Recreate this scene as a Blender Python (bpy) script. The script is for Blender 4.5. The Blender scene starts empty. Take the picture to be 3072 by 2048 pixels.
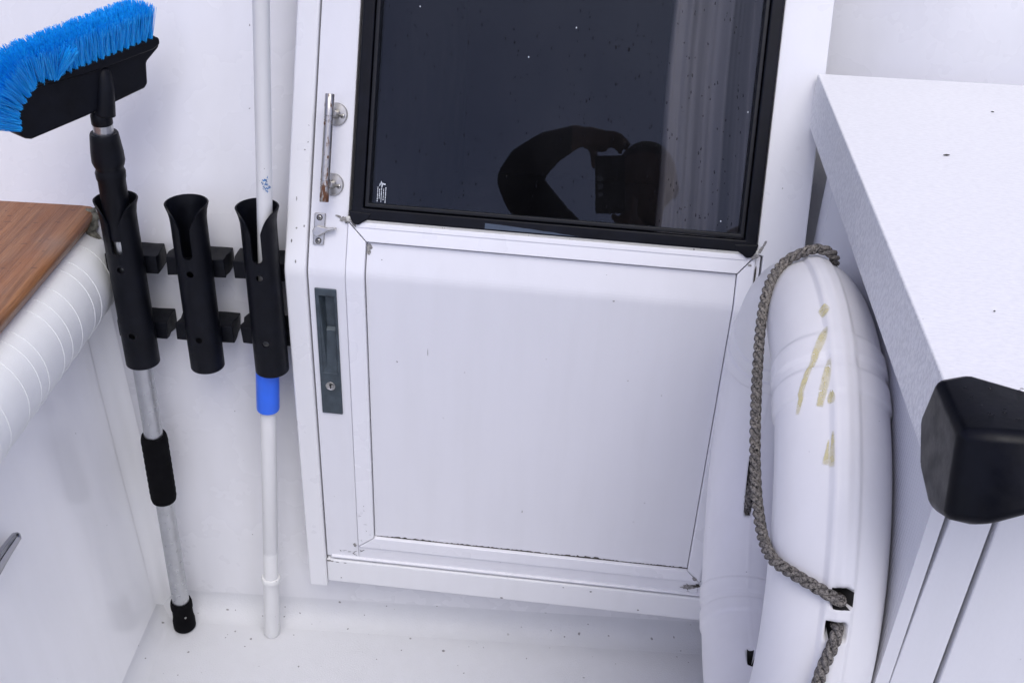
import bpy, bmesh, math, random
from math import sin, cos, tan, pi, radians, sqrt, atan2
from mathutils import Vector, Matrix, noise
random.seed(7)
scene = bpy.context.scene
COL = scene.collection

# ------------------------------------------------------------------ camera
CAM = Vector((0, -1.28, 1.4693))
cam_data = bpy.data.cameras.new("camera")
cam = bpy.data.objects.new("camera", cam_data)
COL.objects.link(cam)
right = Vector((0.993, 0.107, 0.040)); down = Vector((0.091, -0.531, -0.842)); fwd = Vector((-0.068, 0.841, -0.537))
fwd.normalize(); right = (right - fwd * right.dot(fwd)).normalized(); down = fwd.cross(right)
M = Matrix((right, -down, -fwd)).transposed().to_4x4()
M.translation = CAM
cam.matrix_world = M
cam_data.sensor_width = 36.0
cam_data.lens = 37.905
cam_data.clip_start = 0.005
cam_data.clip_end = 6000
scene.camera = cam

# ------------------------------------------------------------------ light
world = bpy.data.worlds.new("World"); scene.world = world; world.use_nodes = True
wn = world.node_tree.nodes; wl = world.node_tree.links
wn.clear()
SUN_EL, SUN_AZ = 62.0, 163.0      # compass-like azimuth, clockwise from +Y
sky = wn.new("ShaderNodeTexSky"); sky.sky_type = 'NISHITA'; sky.sun_disc = False
sky.sun_elevation = radians(SUN_EL); sky.sun_rotation = radians(SUN_AZ)
sky.air_density = 1.0; sky.dust_density = 2.5; sky.ozone_density = 1.5
hsv = wn.new("ShaderNodeHueSaturation"); hsv.inputs['Saturation'].default_value = 0.78; hsv.inputs['Hue'].default_value = 0.54
bg = wn.new("ShaderNodeBackground"); bg.inputs['Strength'].default_value = 0.15
wo = wn.new("ShaderNodeOutputWorld")
wl.new(sky.outputs[0], hsv.inputs['Color']); tint = wn.new('ShaderNodeMix'); tint.data_type = 'RGBA'; tint.blend_type = 'MULTIPLY'; tint.inputs[0].default_value = 1.0; tint.inputs[7].default_value = (0.985, 0.995, 1.03, 1)
wl.new(hsv.outputs[0], tint.inputs[6]); wl.new(tint.outputs[2], bg.inputs[0]); wl.new(bg.outputs[0], wo.inputs[0])
sun_d = bpy.data.lights.new("sun", 'SUN'); sun_d.energy = 0.6; sun_d.angle = radians(45); sun_d.color = (1.0, 0.98, 0.975)
sun = bpy.data.objects.new("sun", sun_d); COL.objects.link(sun)
az = radians(SUN_AZ); el = radians(SUN_EL)
to_sun = Vector((sin(az) * cos(el), cos(az) * cos(el), sin(el)))
sun.rotation_euler = to_sun.to_track_quat('Z', 'Y').to_euler()
sun.location = (0, -2, 5)
vs = scene.view_settings
vs.view_transform = 'Standard'; vs.look = 'None'; vs.gamma = 1.0; vs.exposure = 0.52; vs.use_curve_mapping = False

# ------------------------------------------------------------------ materials
def new_mat(name):
    m = bpy.data.materials.new(name); m.use_nodes = True
    return m, m.node_tree.nodes, m.node_tree.links, m.node_tree.nodes['Principled BSDF']

def coords(N, L, scale=(1, 1, 1)):
    tc = N.new("ShaderNodeTexCoord"); mp = N.new("ShaderNodeMapping")
    mp.inputs['Scale'].default_value = scale
    L.new(tc.outputs['Object'], mp.inputs['Vector'])
    return mp.outputs[0]

def ramp(N, L, src, stops):
    r = N.new("ShaderNodeValToRGB"); e = r.color_ramp.elements
    e.remove(e[1])
    for i, (p, c) in enumerate(stops):
        el_ = e[0] if i == 0 else e.new(p)
        el_.position = p; el_.color = (c, c, c, 1) if not isinstance(c, tuple) else c + (1,)
    L.new(src, r.inputs[0]); return r.outputs[0]

def mixc(N, L, fac, a, b, mode='MIX'):
    m = N.new("ShaderNodeMix"); m.data_type = 'RGBA'; m.blend_type = mode
    for s, v in ((0, fac), (6, a), (7, b)):
        if isinstance(v, (int, float)): m.inputs[s].default_value = v
        elif isinstance(v, tuple): m.inputs[s].default_value = v + (1,)
        else: L.new(v, m.inputs[s])
    return m.outputs[2]

def tex_noise(N, L, vec, scale, detail=3.0, rough=0.55):
    n = N.new("ShaderNodeTexNoise"); n.inputs['Scale'].default_value = scale
    n.inputs['Detail'].default_value = detail; n.inputs['Roughness'].default_value = rough
    L.new(vec, n.inputs['Vector']); return n.outputs[0]

def mul(N, L, a, b, op='MULTIPLY'):
    m = N.new("ShaderNodeMath"); m.operation = op
    for i, v in enumerate((a, b)):
        if isinstance(v, (int, float)): m.inputs[i].default_value = v
        else: L.new(v, m.inputs[i])
    return m.outputs[0]

def specks(N, L, vec, scale, dens, size):
    v = N.new("ShaderNodeTexVoronoi"); v.inputs['Scale'].default_value = scale
    L.new(vec, v.inputs['Vector'])
    d = ramp(N, L, v.outputs['Distance'], [(0.0, 1.0), (size * 0.6, 1.0), (size, 0.0)])
    sep = N.new("ShaderNodeSeparateColor"); L.new(v.outputs['Color'], sep.inputs[0])
    g = ramp(N, L, sep.outputs[0], [(0.0, 1.0), (dens, 1.0), (dens + 0.001, 0.0)])
    return mul(N, L, d, g)

def bump(N, L, B, h, strength, dist):
    b = N.new("ShaderNodeBump"); b.inputs['Strength'].default_value = strength; b.inputs['Distance'].default_value = dist
    L.new(h, b.inputs['Height']); L.new(b.outputs[0], B.inputs['Normal'])

def white_mat(name, col=(0.78, 0.78, 0.79), rough=0.35, dens=0.10, sscale=38, ssize=0.055, stain=0.10, bscale=None, bstr=0.15, coat=0.0, spec=0.5):
    m, N, L, B = new_mat(name)
    vec = coords(N, L)
    c = mixc(N, L, ramp(N, L, tex_noise(N, L, vec, 3.5, 4), [(0.35, 0.0), (0.85, stain)]), col, (col[0] * 0.86, col[1] * 0.87, col[2] * 0.84))
    c = mixc(N, L, ramp(N, L, tex_noise(N, L, coords(N, L, (1, 1, 0.10)), 34, 4), [(0.42, 0.0), (0.80, 0.16)]), c, (col[0] * 0.80, col[1] * 0.80, col[2] * 0.77))
    warp = N.new("ShaderNodeVectorMath"); warp.operation = 'ADD'
    nz = N.new("ShaderNodeTexNoise"); nz.inputs['Scale'].default_value = 120; L.new(vec, nz.inputs['Vector'])
    sc = N.new("ShaderNodeVectorMath"); sc.operation = 'SCALE'; sc.inputs['Scale'].default_value = 0.006
    L.new(nz.outputs['Color'], sc.inputs[0]); L.new(vec, warp.inputs[0]); L.new(sc.outputs[0], warp.inputs[1])
    s1 = specks(N, L, warp.outputs[0], sscale, dens, ssize)
    s2 = specks(N, L, warp.outputs[0], sscale * 2.6, dens * 0.5, ssize * 1.4)
    s = mul(N, L, s1, s2, 'MAXIMUM')
    c = mixc(N, L, mul(N, L, s, 0.8), c, (0.13, 0.12, 0.115))
    # faint scuffs: thin contour of a noise field
    sn = tex_noise(N, L, coords(N, L, (1.0, 1.0, 2.2)), 9.0, 2)
    sc2 = ramp(N, L, sn, [(0.0, 0.0), (0.655, 0.0), (0.66, 0.35), (0.665, 0.0)])
    c = mixc(N, L, mul(N, L, sc2, ramp(N, L, tex_noise(N, L, vec, 40, 2), [(0.60, 0.0), (0.75, 0.12)])), c, (0.40, 0.40, 0.39))
    L.new(c, B.inputs['Base Color'])
    L.new(ramp(N, L, tex_noise(N, L, vec, 14, 3), [(0.3, max(rough - 0.08, 0)), (0.7, rough + 0.1)]), B.inputs['Roughness'])
    B.inputs['Coat Weight'].default_value = coat; B.inputs['Coat Roughness'].default_value = 0.12
    B.inputs['Specular IOR Level'].default_value = spec
    if bscale:
        bump(N, L, B, tex_noise(N, L, vec, bscale, 3), bstr, 0.002)
    return m

def plain_mat(name, col, rough=0.5, metal=0.0, var=0.25, scale=30, bscale=None, bstr=0.2, spec=0.5):
    m, N, L, B = new_mat(name)
    vec = coords(N, L)
    n = tex_noise(N, L, vec, scale, 4)
    c = mixc(N, L, ramp(N, L, n, [(0.3, 0.0), (0.7, 1.0)]), tuple(x * (1 - var) for x in col), tuple(min(1, x * (1 + var)) for x in col))
    L.new(c, B.inputs['Base Color'])
    L.new(ramp(N, L, tex_noise(N, L, vec, scale * 2.3, 3), [(0.3, max(0.02, rough - 0.08)), (0.7, min(1, rough + 0.08))]), B.inputs['Roughness'])
    B.inputs['Metallic'].default_value = metal
    B.inputs['Specular IOR Level'].default_value = spec
    if bscale: bump(N, L, B, tex_noise(N, L, vec, bscale, 3), bstr, 0.001)
    return m

MT = {}
MT['wall'] = white_mat('gelcoat_wall', (0.75, 0.75, 0.77), 0.26, 0.16, 26, 0.034, 0.25, 60, 0.05)
MT['side'] = white_mat('gelcoat_side', (0.92, 0.92, 0.92), 0.16, 0.03, 22, 0.05, 0.10, 25, 0.04, 0.3)
MT['floor'] = white_mat('gelcoat_floor', (0.66, 0.665, 0.685), 0.50, 0.40, 30, 0.09, 0.25, 420, 0.35)
MT['door'] = white_mat('painted_door', (0.74, 0.74, 0.77), 0.38, 0.05, 30, 0.06, 0.08, 300, 0.05)
MT['frame'] = white_mat('painted_frame', (0.77, 0.77, 0.78), 0.32, 0.07, 30, 0.06, 0.12, 200, 0.05)
MT['trim'] = white_mat('aluminium_trim_white', (0.79, 0.79, 0.82), 0.30, 0.05, 40, 0.06, 0.08)
MT['sealant'] = white_mat('old_sealant', (0.66, 0.65, 0.60), 0.6, 0.30, 120, 0.2, 0.6, 350, 0.5)
MT['buoy'] = white_mat('buoy_plastic', (0.79, 0.78, 0.79), 0.42, 0.10, 34, 0.05, 0.55, 160, 0.06)
MT['vinyl'] = white_mat('bolster_vinyl', (0.86, 0.87, 0.85), 0.42, 0.02, 30, 0.05, 0.18, 500, 0.12)
MT['cab'] = white_mat('cabinet_white', (0.76, 0.76, 0.78), 0.4, 0.06, 30, 0.06, 0.1, 150, 0.1)
MT['pole_white'] = white_mat('white_pole', (0.74, 0.74, 0.73), 0.35, 0.10, 60, 0.09, 0.25, 120, 0.1)
MT['black'] = plain_mat('black_plastic', (0.0028, 0.0034, 0.0062), 0.45, 0, 0.4, 40, 300, 0.15, 0.20)
MT['rubber'] = plain_mat('black_rubber', (0.0028, 0.0034, 0.0065), 0.38, 0, 0.4, 30, 200, 0.1, 0.18)
MT['foam'] = plain_mat('black_foam', (0.004, 0.004, 0.005), 0.9, 0, 0.2, 30, 500, 0.3, 0.1)
MT['gasket'] = plain_mat('gasket_rubber', (0.004, 0.0045, 0.007), 0.45, 0, 0.3, 60, None, 0, 0.3)
MT['alu'] = plain_mat('anodised_aluminium', (0.52, 0.53, 0.54), 0.33, 1.0, 0.06, 60)
MT['steel'] = plain_mat('stainless_steel', (0.46, 0.45, 0.43), 0.36, 1.0, 0.15, 70)
MT['chrome'] = plain_mat('chrome', (0.42, 0.42, 0.44), 0.10, 1.0, 0.06, 40)
MT['pull'] = plain_mat('grey_cast_metal', (0.055, 0.072, 0.085), 0.42, 0.35, 0.25, 60, 200, 0.1)
MT['dark'] = plain_mat('cabin_dark', (0.020, 0.020, 0.024), 0.8, 0, 0.3, 4)
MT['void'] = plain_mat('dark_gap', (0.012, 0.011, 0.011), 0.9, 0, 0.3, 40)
MT['flake'] = plain_mat('flaked_paint_grey', (0.26, 0.25, 0.24), 0.8, 0.0, 0.55, 260, 500, 0.5)
MT['grime'] = plain_mat('black_grime', (0.055, 0.050, 0.042), 0.9, 0, 0.6, 200, 500, 0.5)
MT['blue_sleeve'] = plain_mat('blue_plastic', (0.025, 0.15, 0.82), 0.4, 0, 0.06, 30)
MT['print'] = plain_mat('white_print', (0.62, 0.66, 0.70), 0.6, 0, 0.1, 300)

# rusty steel for the pull bar: stainless with rust toward its lower end (local -Z)
m, N, L, B = new_mat('rusty_steel')
vec = coords(N, L); sepx = N.new("ShaderNodeSeparateXYZ"); L.new(vec, sepx.inputs[0])
n1 = tex_noise(N, L, coords(N, L, (1, 1, 0.35)), 260, 4)
zz = ramp(N, L, mul(N, L, sepx.outputs[2], 8.0), [(0.0, 0.17), (0.24, 0.13), (0.40, 0.02), (1.0, 0.0)])
rf = ramp(N, L, mul(N, L, n1, zz, 'ADD'), [(0.0, 0.0), (0.58, 0.0), (0.68, 1.0)])
c = mixc(N, L, rf, (0.47, 0.455, 0.43), mixc(N, L, n1, (0.22, 0.085, 0.030), (0.045, 0.020, 0.014)))
L.new(c, B.inputs['Base Color']); L.new(ramp(N, L, rf, [(0, 0.36), (1, 0.75)]), B.inputs['Roughness'])
L.new(ramp(N, L, rf, [(0, 1.0), (1, 0.1)]), B.inputs['Metallic'])
MT['rusty'] = m

# countertop: orange-peel laminate
m, N, L, B = new_mat('countertop_laminate')
vec = coords(N, L)
n1 = tex_noise(N, L, coords(N, L, (0.35, 1.0, 1.0)), 420, 3, 0.6)
B.inputs['Base Color'].default_value = (0.80, 0.80, 0.82, 1)
c = mixc(N, L, ramp(N, L, n1, [(0.35, 0.0), (0.65, 1.0)]), (0.80, 0.80, 0.81), (0.87, 0.87, 0.88))
s1 = specks(N, L, vec, 26, 0.05, 0.035)
L.new(mixc(N, L, mul(N, L, s1, 0.6), c, (0.12, 0.11, 0.10)), B.inputs['Base Color'])
B.inputs['Roughness'].default_value = 0.38
bump(N, L, B, n1, 0.34, 0.0015)
MT['counter'] = m

m, N, L, B = new_mat('countertop_edge')
n1 = tex_noise(N, L, coords(N, L, (1, 1, 0.55)), 330, 3, 0.65)
L.new(mixc(N, L, ramp(N, L, n1, [(0.36, 0.0), (0.64, 1.0)]), (0.74, 0.74, 0.75), (0.94, 0.94, 0.94)), B.inputs['Base Color'])
B.inputs['Roughness'].default_value = 0.4
bump(N, L, B, n1, 0.9, 0.002)
MT['counter_edge'] = m

# ribbed side panel: fine vertical reeding
m, N, L, B = new_mat('reeded_panel')
tc = N.new("ShaderNodeTexCoord"); wv = N.new("ShaderNodeTexWave"); wv.bands_direction = 'Y'; wv.inputs['Scale'].default_value = 62
wv.inputs['Distortion'].default_value = 0.0
L.new(tc.outputs['Object'], wv.inputs['Vector'])
B.inputs['Base Color'].default_value = (0.74, 0.74, 0.76, 1); B.inputs['Roughness'].default_value = 0.45
bump(N, L, B, wv.outputs['Fac'], 0.35, 0.0012)
MT['reeded'] = m

# teak
m, N, L, B = new_mat('weathered_teak')
v1 = coords(N, L, (1.0, 0.035, 1.0))
g1 = tex_noise(N, L, v1, 190, 6, 0.72)
v2 = coords(N, L, (1.0, 0.2, 1.0))
g2 = tex_noise(N, L, v2, 22, 5, 0.65)
c = mixc(N, L, ramp(N, L, g1, [(0.33, 0.0), (0.68, 1.0)]), (0.115, 0.040, 0.013), (0.40, 0.185, 0.075))
c = mixc(N, L, ramp(N, L, g2, [(0.35, 0.0), (0.7, 0.75)]), c, (0.27, 0.095, 0.032))
c = mixc(N, L, ramp(N, L, tex_noise(N, L, coords(N, L), 7, 3), [(0.55, 0.0), (0.75, 0.5)]), c, (0.22, 0.17, 0.14))
pv = N.new("ShaderNodeTexVoronoi"); pv.inputs['Scale'].default_value = 105
wpn = N.new("ShaderNodeTexNoise"); wpn.inputs['Scale'].default_value = 55; L.new(coords(N, L), wpn.inputs['Vector'])
wps = N.new("ShaderNodeVectorMath"); wps.operation = 'SCALE'; wps.inputs['Scale'].default_value = 0.016; L.new(wpn.outputs['Color'], wps.inputs[0])
wpa = N.new("ShaderNodeVectorMath"); wpa.operation = 'ADD'; L.new(coords(N, L, (0.62, 1.25, 1.0)), wpa.inputs[0]); L.new(wps.outputs[0], wpa.inputs[1])
L.new(wpa.outputs[0], pv.inputs['Vector'])
ps = N.new("ShaderNodeSeparateColor"); L.new(pv.outputs['Color'], ps.inputs[0])
pf = mul(N, L, ramp(N, L, pv.outputs['Distance'], [(0.0, 1.0), (0.20, 1.0), (0.30, 0.0)]), ramp(N, L, ps.outputs[1], [(0.0, 1.0), (0.16, 1.0), (0.17, 0.0)]))
c = mixc(N, L, mul(N, L, pf, 0.65), c, (0.11, 0.040, 0.020))
L.new(c, B.inputs['Base Color'])
L.new(ramp(N, L, g2, [(0.3, 0.28), (0.7, 0.5)]), B.inputs['Roughness'])
bump(N, L, B, g1, 0.7, 0.0012)
MT['teak'] = m

# rope
m, N, L, B = new_mat('weathered_rope')
vec = coords(N, L)
g1 = tex_noise(N, L, vec, 430, 3, 0.7)
g2 = tex_noise(N, L, vec, 60, 2)
c = mixc(N, L, ramp(N, L, g1, [(0.36, 0.0), (0.60, 1.0)]), (0.010, 0.009, 0.009), (0.29, 0.265, 0.235))
c = mixc(N, L, ramp(N, L, g2, [(0.45, 0.0), (0.75, 0.55)]), c, (0.10, 0.095, 0.095))
L.new(c, B.inputs['Base Color']); B.inputs['Roughness'].default_value = 0.9; B.inputs['Specular IOR Level'].default_value = 0.2
bump(N, L, B, g1, 0.8, 0.0015)
MT['rope'] = m

# bristles
m, N, L, B = new_mat('blue_bristle')
g = tex_noise(N, L, coords(N, L, (1, 1, 0.3)), 350, 2)
L.new(mixc(N, L, g, (0.0, 0.25, 0.90), (0.014, 0.58, 1.0)), B.inputs['Base Color'])
B.inputs['Roughness'].default_value = 0.42
B.inputs['Subsurface Weight'].default_value = 0.0
MT['bristle'] = m

# tinted window glass (thin pane: clear tint + Fresnel mirror)
m = bpy.data.materials.new('tinted_glass'); m.use_nodes = True
N = m.node_tree.nodes; L = m.node_tree.links; N.clear()
o = N.new("ShaderNodeOutputMaterial"); mx = N.new("ShaderNodeMixShader"); tr = N.new("ShaderNodeBsdfTransparent"); gl = N.new("ShaderNodeBsdfGlossy")
fr = N.new("ShaderNodeFresnel"); fr.inputs['IOR'].default_value = 1.335
tr.inputs[0].default_value = (0.66, 0.655, 0.66, 1); gl.inputs['Roughness'].default_value = 0.0; gl.inputs[0].default_value = (0.72, 0.83, 1.0, 1)
L.new(fr.outputs[0], mx.inputs[0]); L.new(tr.outputs[0], mx.inputs[1]); L.new(gl.outputs[0], mx.inputs[2])
df = N.new("ShaderNodeBsdfDiffuse"); df.inputs[0].default_value = (0.7, 0.7, 0.75, 1); mx2 = N.new("ShaderNodeMixShader")
L.new(ramp(N, L, tex_noise(N, L, coords(N, L, (1, 1, 0.5)), 9, 4), [(0.3, 0.001), (0.75, 0.008)]), mx2.inputs[0])
L.new(mx.outputs[0], mx2.inputs[1]); L.new(df.outputs[0], mx2.inputs[2]); L.new(mx2.outputs[0], o.inputs[0])
MT['glass'] = m
m, N, L, B = new_mat('rain_drop')
B.inputs['Base Color'].default_value = (0.006, 0.006, 0.010, 1); B.inputs['Roughness'].default_value = 0.15; B.inputs['Alpha'].default_value = 0.55; B.inputs['Specular IOR Level'].default_value = 0.12
MT['drop'] = m

# curtain
m, N, L, B = new_mat('lilac_curtain')
g = tex_noise(N, L, coords(N, L, (1, 1, 0.15)), 22, 3)
L.new(mixc(N, L, g, (0.66, 0.65, 0.67), (0.86, 0.85, 0.86)), B.inputs['Base Color']); B.inputs['Roughness'].default_value = 0.85
MT['curtain'] = m
# stain
m, N, L, B = new_mat('yellow_stain')
g = tex_noise(N, L, coords(N, L), 90, 3)
L.new(mixc(N, L, g, (0.60, 0.51, 0.13), (0.70, 0.62, 0.26)), B.inputs['Base Color'])
at = N.new('ShaderNodeAttribute'); at.attribute_name = 'edge'; B.inputs['Roughness'].default_value = 0.45
L.new(mul(N, L, ramp(N, L, g, [(0.3, 0.28), (0.7, 0.66)]), ramp(N, L, at.outputs['Fac'], [(0.0, 0.0), (0.45, 0.75), (1.0, 1.0)])), B.inputs['Alpha'])
MT['stain'] = m
m, N, L, B = new_mat('sea_water')
B.inputs['Base Color'].default_value = (0.03, 0.05, 0.055, 1); B.inputs['Roughness'].default_value = 0.08
bump(N, L, B, tex_noise(N, L, coords(N, L), 1.3, 4), 0.5, 0.2)
MT['water'] = m
MT['jacket'] = plain_mat('navy_jacket', (0.012, 0.015, 0.028), 0.8, 0, 0.3, 20)
MT['trousers'] = plain_mat('dark_trousers', (0.03, 0.03, 0.035), 0.9, 0, 0.3, 20)
MT['skin'] = plain_mat('skin', (0.36, 0.20, 0.14), 0.5, 0, 0.1, 20)
MT['hair'] = plain_mat('brown_hair', (0.05, 0.03, 0.02), 0.7, 0, 0.3, 60)
MT['phone'] = plain_mat('phone_back', (0.012, 0.014, 0.024), 0.25, 0, 0.1, 10)

# ------------------------------------------------------------------ helpers
def link(name, me, mat=None, parent=None, smooth=False, loc=None, rot=None):
    o = bpy.data.objects.new(name, me); COL.objects.link(o)
    if mat is not None and me is not None and not me.materials: me.materials.append(MT[mat] if isinstance(mat, str) else mat)
    if parent is not None: o.parent = parent
    if smooth and me is not None:
        for p in me.polygons: p.use_smooth = True
    if loc is not None: o.location = loc
    if rot is not None: o.rotation_euler = rot
    return o

def mesh(name, V, F):
    me = bpy.data.meshes.new(name); me.from_pydata([tuple(v) for v in V], [], F); me.validate(); me.update()
    return me

def fix(me):
    bm = bmesh.new(); bm.from_mesh(me); bmesh.ops.remove_doubles(bm, verts=bm.verts, dist=1e-6)
    bmesh.ops.recalc_face_normals(bm, faces=bm.faces); bm.to_mesh(me); bm.free(); return me

def bev(o, w, seg=2, ang=35):
    b = o.modifiers.new('bevel', 'BEVEL'); b.width = w; b.segments = seg; b.limit_method = 'ANGLE'; b.angle_limit = radians(ang)
    for p in o.data.polygons: p.use_smooth = True
    try: o.modifiers.new('wn', 'WEIGHTED_NORMAL')
    except Exception: pass
    return o

def empty(name, label=None, cat=None, group=None, loc=(0, 0, 0)):
    o = bpy.data.objects.new(name, None); COL.objects.link(o); o.location = loc; o.empty_display_size = 0.05
    if label: o['label'] = label
    if cat: o['category'] = cat
    if group: o['group'] = group
    return o

def tag(o, label, cat, group=None):
    o['label'] = label; o['category'] = cat
    if group: o['group'] = group
    return o

def box_me(name, x0, x1, y0, y1, z0, z1):
    V = [(x, y, z) for x in (x0, x1) for y in (y0, y1) for z in (z0, z1)]
    F = [(0, 1, 3, 2), (4, 6, 7, 5), (0, 4, 5, 1), (2, 3, 7, 6), (0, 2, 6, 4), (1, 5, 7, 3)]
    return fix(mesh(name, V, F))

def lathe_me(name, prof, n=32, axis_from=None, axis_to=None, cap=True):
    """prof: (radius, t) pairs; t along local Z (or along the given axis)."""
    if axis_from is not None:
        a = Vector(axis_from); d = (Vector(axis_to) - a); ln = d.length; d.normalize()
        q = d.to_track_quat('Z', 'Y').to_matrix()
    else:
        a = Vector((0, 0, 0)); q = Matrix.Identity(3)
    V = []; F = []
    for r, t in prof:
        for i in range(n):
            an = 2 * pi * i / n
            V.append(a + q @ Vector((r * cos(an), r * sin(an), t)))
    for j in range(len(prof) - 1):
        for i in range(n):
            F.append((j * n + i, j * n + (i + 1) % n, (j + 1) * n + (i + 1) % n, (j + 1) * n + i))
    if cap:
        F.append(tuple(range(n - 1, -1, -1))); F.append(tuple((len(prof) - 1) * n + i for i in range(n)))
    me = mesh(name, V, F)
    return me

def shade_auto(o, ang=35):
    for p in o.data.polygons: p.use_smooth = True
    bm = bmesh.new(); bm.from_mesh(o.data)
    for e in bm.edges:
        if len(e.link_faces) == 2 and e.calc_face_angle(0) > radians(ang): e.smooth = False
    bm.to_mesh(o.data); bm.free()
    return o

def tube_me(name, pts, rad, n=10, closed_ends=True):
    pts = [Vector(p) for p in pts]
    rads = rad if isinstance(rad, (list, tuple)) else [rad] * len(pts)
    V = []; F = []
    up = None
    for i, p in enumerate(pts):
        t = (pts[min(i + 1, len(pts) - 1)] - pts[max(i - 1, 0)]).normalized()
        if up is None:
            up = t.orthogonal().normalized()
        up = (up - t * up.dot(t)).normalized(); s = t.cross(up)
        for k in range(n):
            a = 2 * pi * k / n
            V.append(p + (up * cos(a) + s * sin(a)) * rads[i])
    for i in range(len(pts) - 1):
        for k in range(n):
            F.append((i * n + k, i * n + (k + 1) % n, (i + 1) * n + (k + 1) % n, (i + 1) * n + k))
    if closed_ends:
        F.append(tuple(range(n - 1, -1, -1))); F.append(tuple((len(pts) - 1) * n + k for k in range(n)))
    return mesh(name, V, F)

def catmull(P, per=8):
    P = [Vector(p) for p in P]; out = []
    for i in range(len(P) - 1):
        p0 = P[max(i - 1, 0)]; p1 = P[i]; p2 = P[i + 1]; p3 = P[min(i + 2, len(P) - 1)]
        for j in range(per):
            t = j / per
            out.append(0.5 * ((2 * p1) + (p2 - p0) * t + (2 * p0 - 5 * p1 + 4 * p2 - p3) * t * t + (3 * p1 - p0 - 3 * p2 + p3) * t ** 3))
    out.append(P[-1]); return out

# ---- door profile frame: q measured up the leaf from the knuckle, d proud of the face
RK = radians(24.046); SR, CR = sin(RK), cos(RK); ZF = 0.7366; TH = tan(RK / 2)
KR = 0.009; KK = RK / (2 * KR)      # the knuckle is a small-radius bend
def dp(x, q, d=0.0):
    if q <= -KR: return Vector((x, -d, ZF + q))
    if q >= KR: return Vector((x, (1 - CR) / KK + (q - KR) * SR - d * CR, ZF - KR + SR / KK + (q - KR) * CR + d * SR))
    a = KK * (q + KR)
    return Vector((x, (1 - cos(a)) / KK - d * cos(a), ZF - KR + sin(a) / KK + d * sin(a)))

def band_cut(lp):
    """split a convex (x,q) polygon into bands at the knuckle so that it can bend"""
    def clip(poly, c, keep_low):
        out_ = []
        for i in range(len(poly)):
            a, b = poly[i], poly[(i + 1) % len(poly)]
            ia = (a[1] <= c + 1e-9) if keep_low else (a[1] >= c - 1e-9)
            ib = (b[1] <= c + 1e-9) if keep_low else (b[1] >= c - 1e-9)
            if ia: out_.append(a)
            if ia != ib and abs(a[1] - b[1]) > 1e-9:
                t = (c - a[1]) / (b[1] - a[1]); p = (a[0] + t * (b[0] - a[0]), c)
                if not out_ or abs(out_[-1][0] - p[0]) + abs(out_[-1][1] - p[1]) > 1e-7: out_.append(p)
        if len(out_) > 1 and abs(out_[0][0] - out_[-1][0]) + abs(out_[0][1] - out_[-1][1]) < 1e-7: out_.pop()
        return out_
    res = []; rest = lp
    for c in (-KR, -KR * 0.5, 0.0, KR * 0.5, KR):
        qs = [p[1] for p in rest]
        if max(qs) <= c + 1e-9: break
        if min(qs) >= c - 1e-9: continue
        res.append(clip(rest, c, True)); rest = clip(rest, c, False)
    res.append(rest)
    return [r for r in res if len(r) >= 3]

def poly_slab(name, loops, d0, d1):
    """loops: list of convex (x,q) polygons all on one side of the knuckle; solid between depths d0..d1."""
    V = []; F = []; idx = {}
    def vid(x, q, d):
        k = (round(x, 6), round(q, 6), round(d, 6))
        if k not in idx: idx[k] = len(V); V.append(dp(x, q, d))
        return idx[k]
    edges = {}
    loops = [b for lp in loops for b in band_cut(lp)]
    for lp in loops:
        F.append(tuple(vid(x, q, d1) for x, q in lp)); F.append(tuple(vid(x, q, d0) for x, q in reversed(lp)))
        for i in range(len(lp)):
            a = lp[i]; b = lp[(i + 1) % len(lp)]
            k1 = tuple(round(c, 6) for c in a); k2 = tuple(round(c, 6) for c in b)
            edges.setdefault(frozenset((k1, k2)), []).append((a, b))
    for k, l in edges.items():
        if len(l) == 1:
            a, b = l[0]
            F.append((vid(*a, d0), vid(*b, d0), vid(*b, d1), vid(*a, d1)))
    return fix(mesh(name, V, F))

def slab(name, x0, x1, q0, q1, d0, d1):
    if q0 < 0 < q1:
        lo = [[(x0, q0), (x1, q0), (x1, 0.0), (x0, 0.0)], [(x0, 0.0), (x1, 0.0), (x1, q1), (x0, q1)]]
    else:
        lo = [[(x0, q0), (x1, q0), (x1, q1), (x0, q1)]]
    return poly_slab(name, lo, d0, d1)

# ---- boat frame: bulkhead runs 3.5 degrees off the door
AW = radians(3.5)
W0 = Vector((-0.424, 0.054, 0)); WX = Vector((cos(AW), sin(AW), 0)); WT = Vector((-sin(AW), cos(AW), 0))
WFOLD = 0.745
def wp(s, t, z): return W0 + WX * s + WT * t + Vector((0, 0, z))

# ================================================================== SETTING
water = link('water', mesh('water', [(-3000, -3000, -0.9), (3000, -3000, -0.9), (3000, 3000, -0.9), (-3000, 3000, -0.9)], [(0, 1, 2, 3)]), 'water'); water['kind'] = 'structure'

fl = link('cockpit_floor', box_me('cockpit_floor', -0.95, 1.9, -3.0, 0.30, -0.05, 0.0), 'floor'); fl['kind'] = 'structure'

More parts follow.
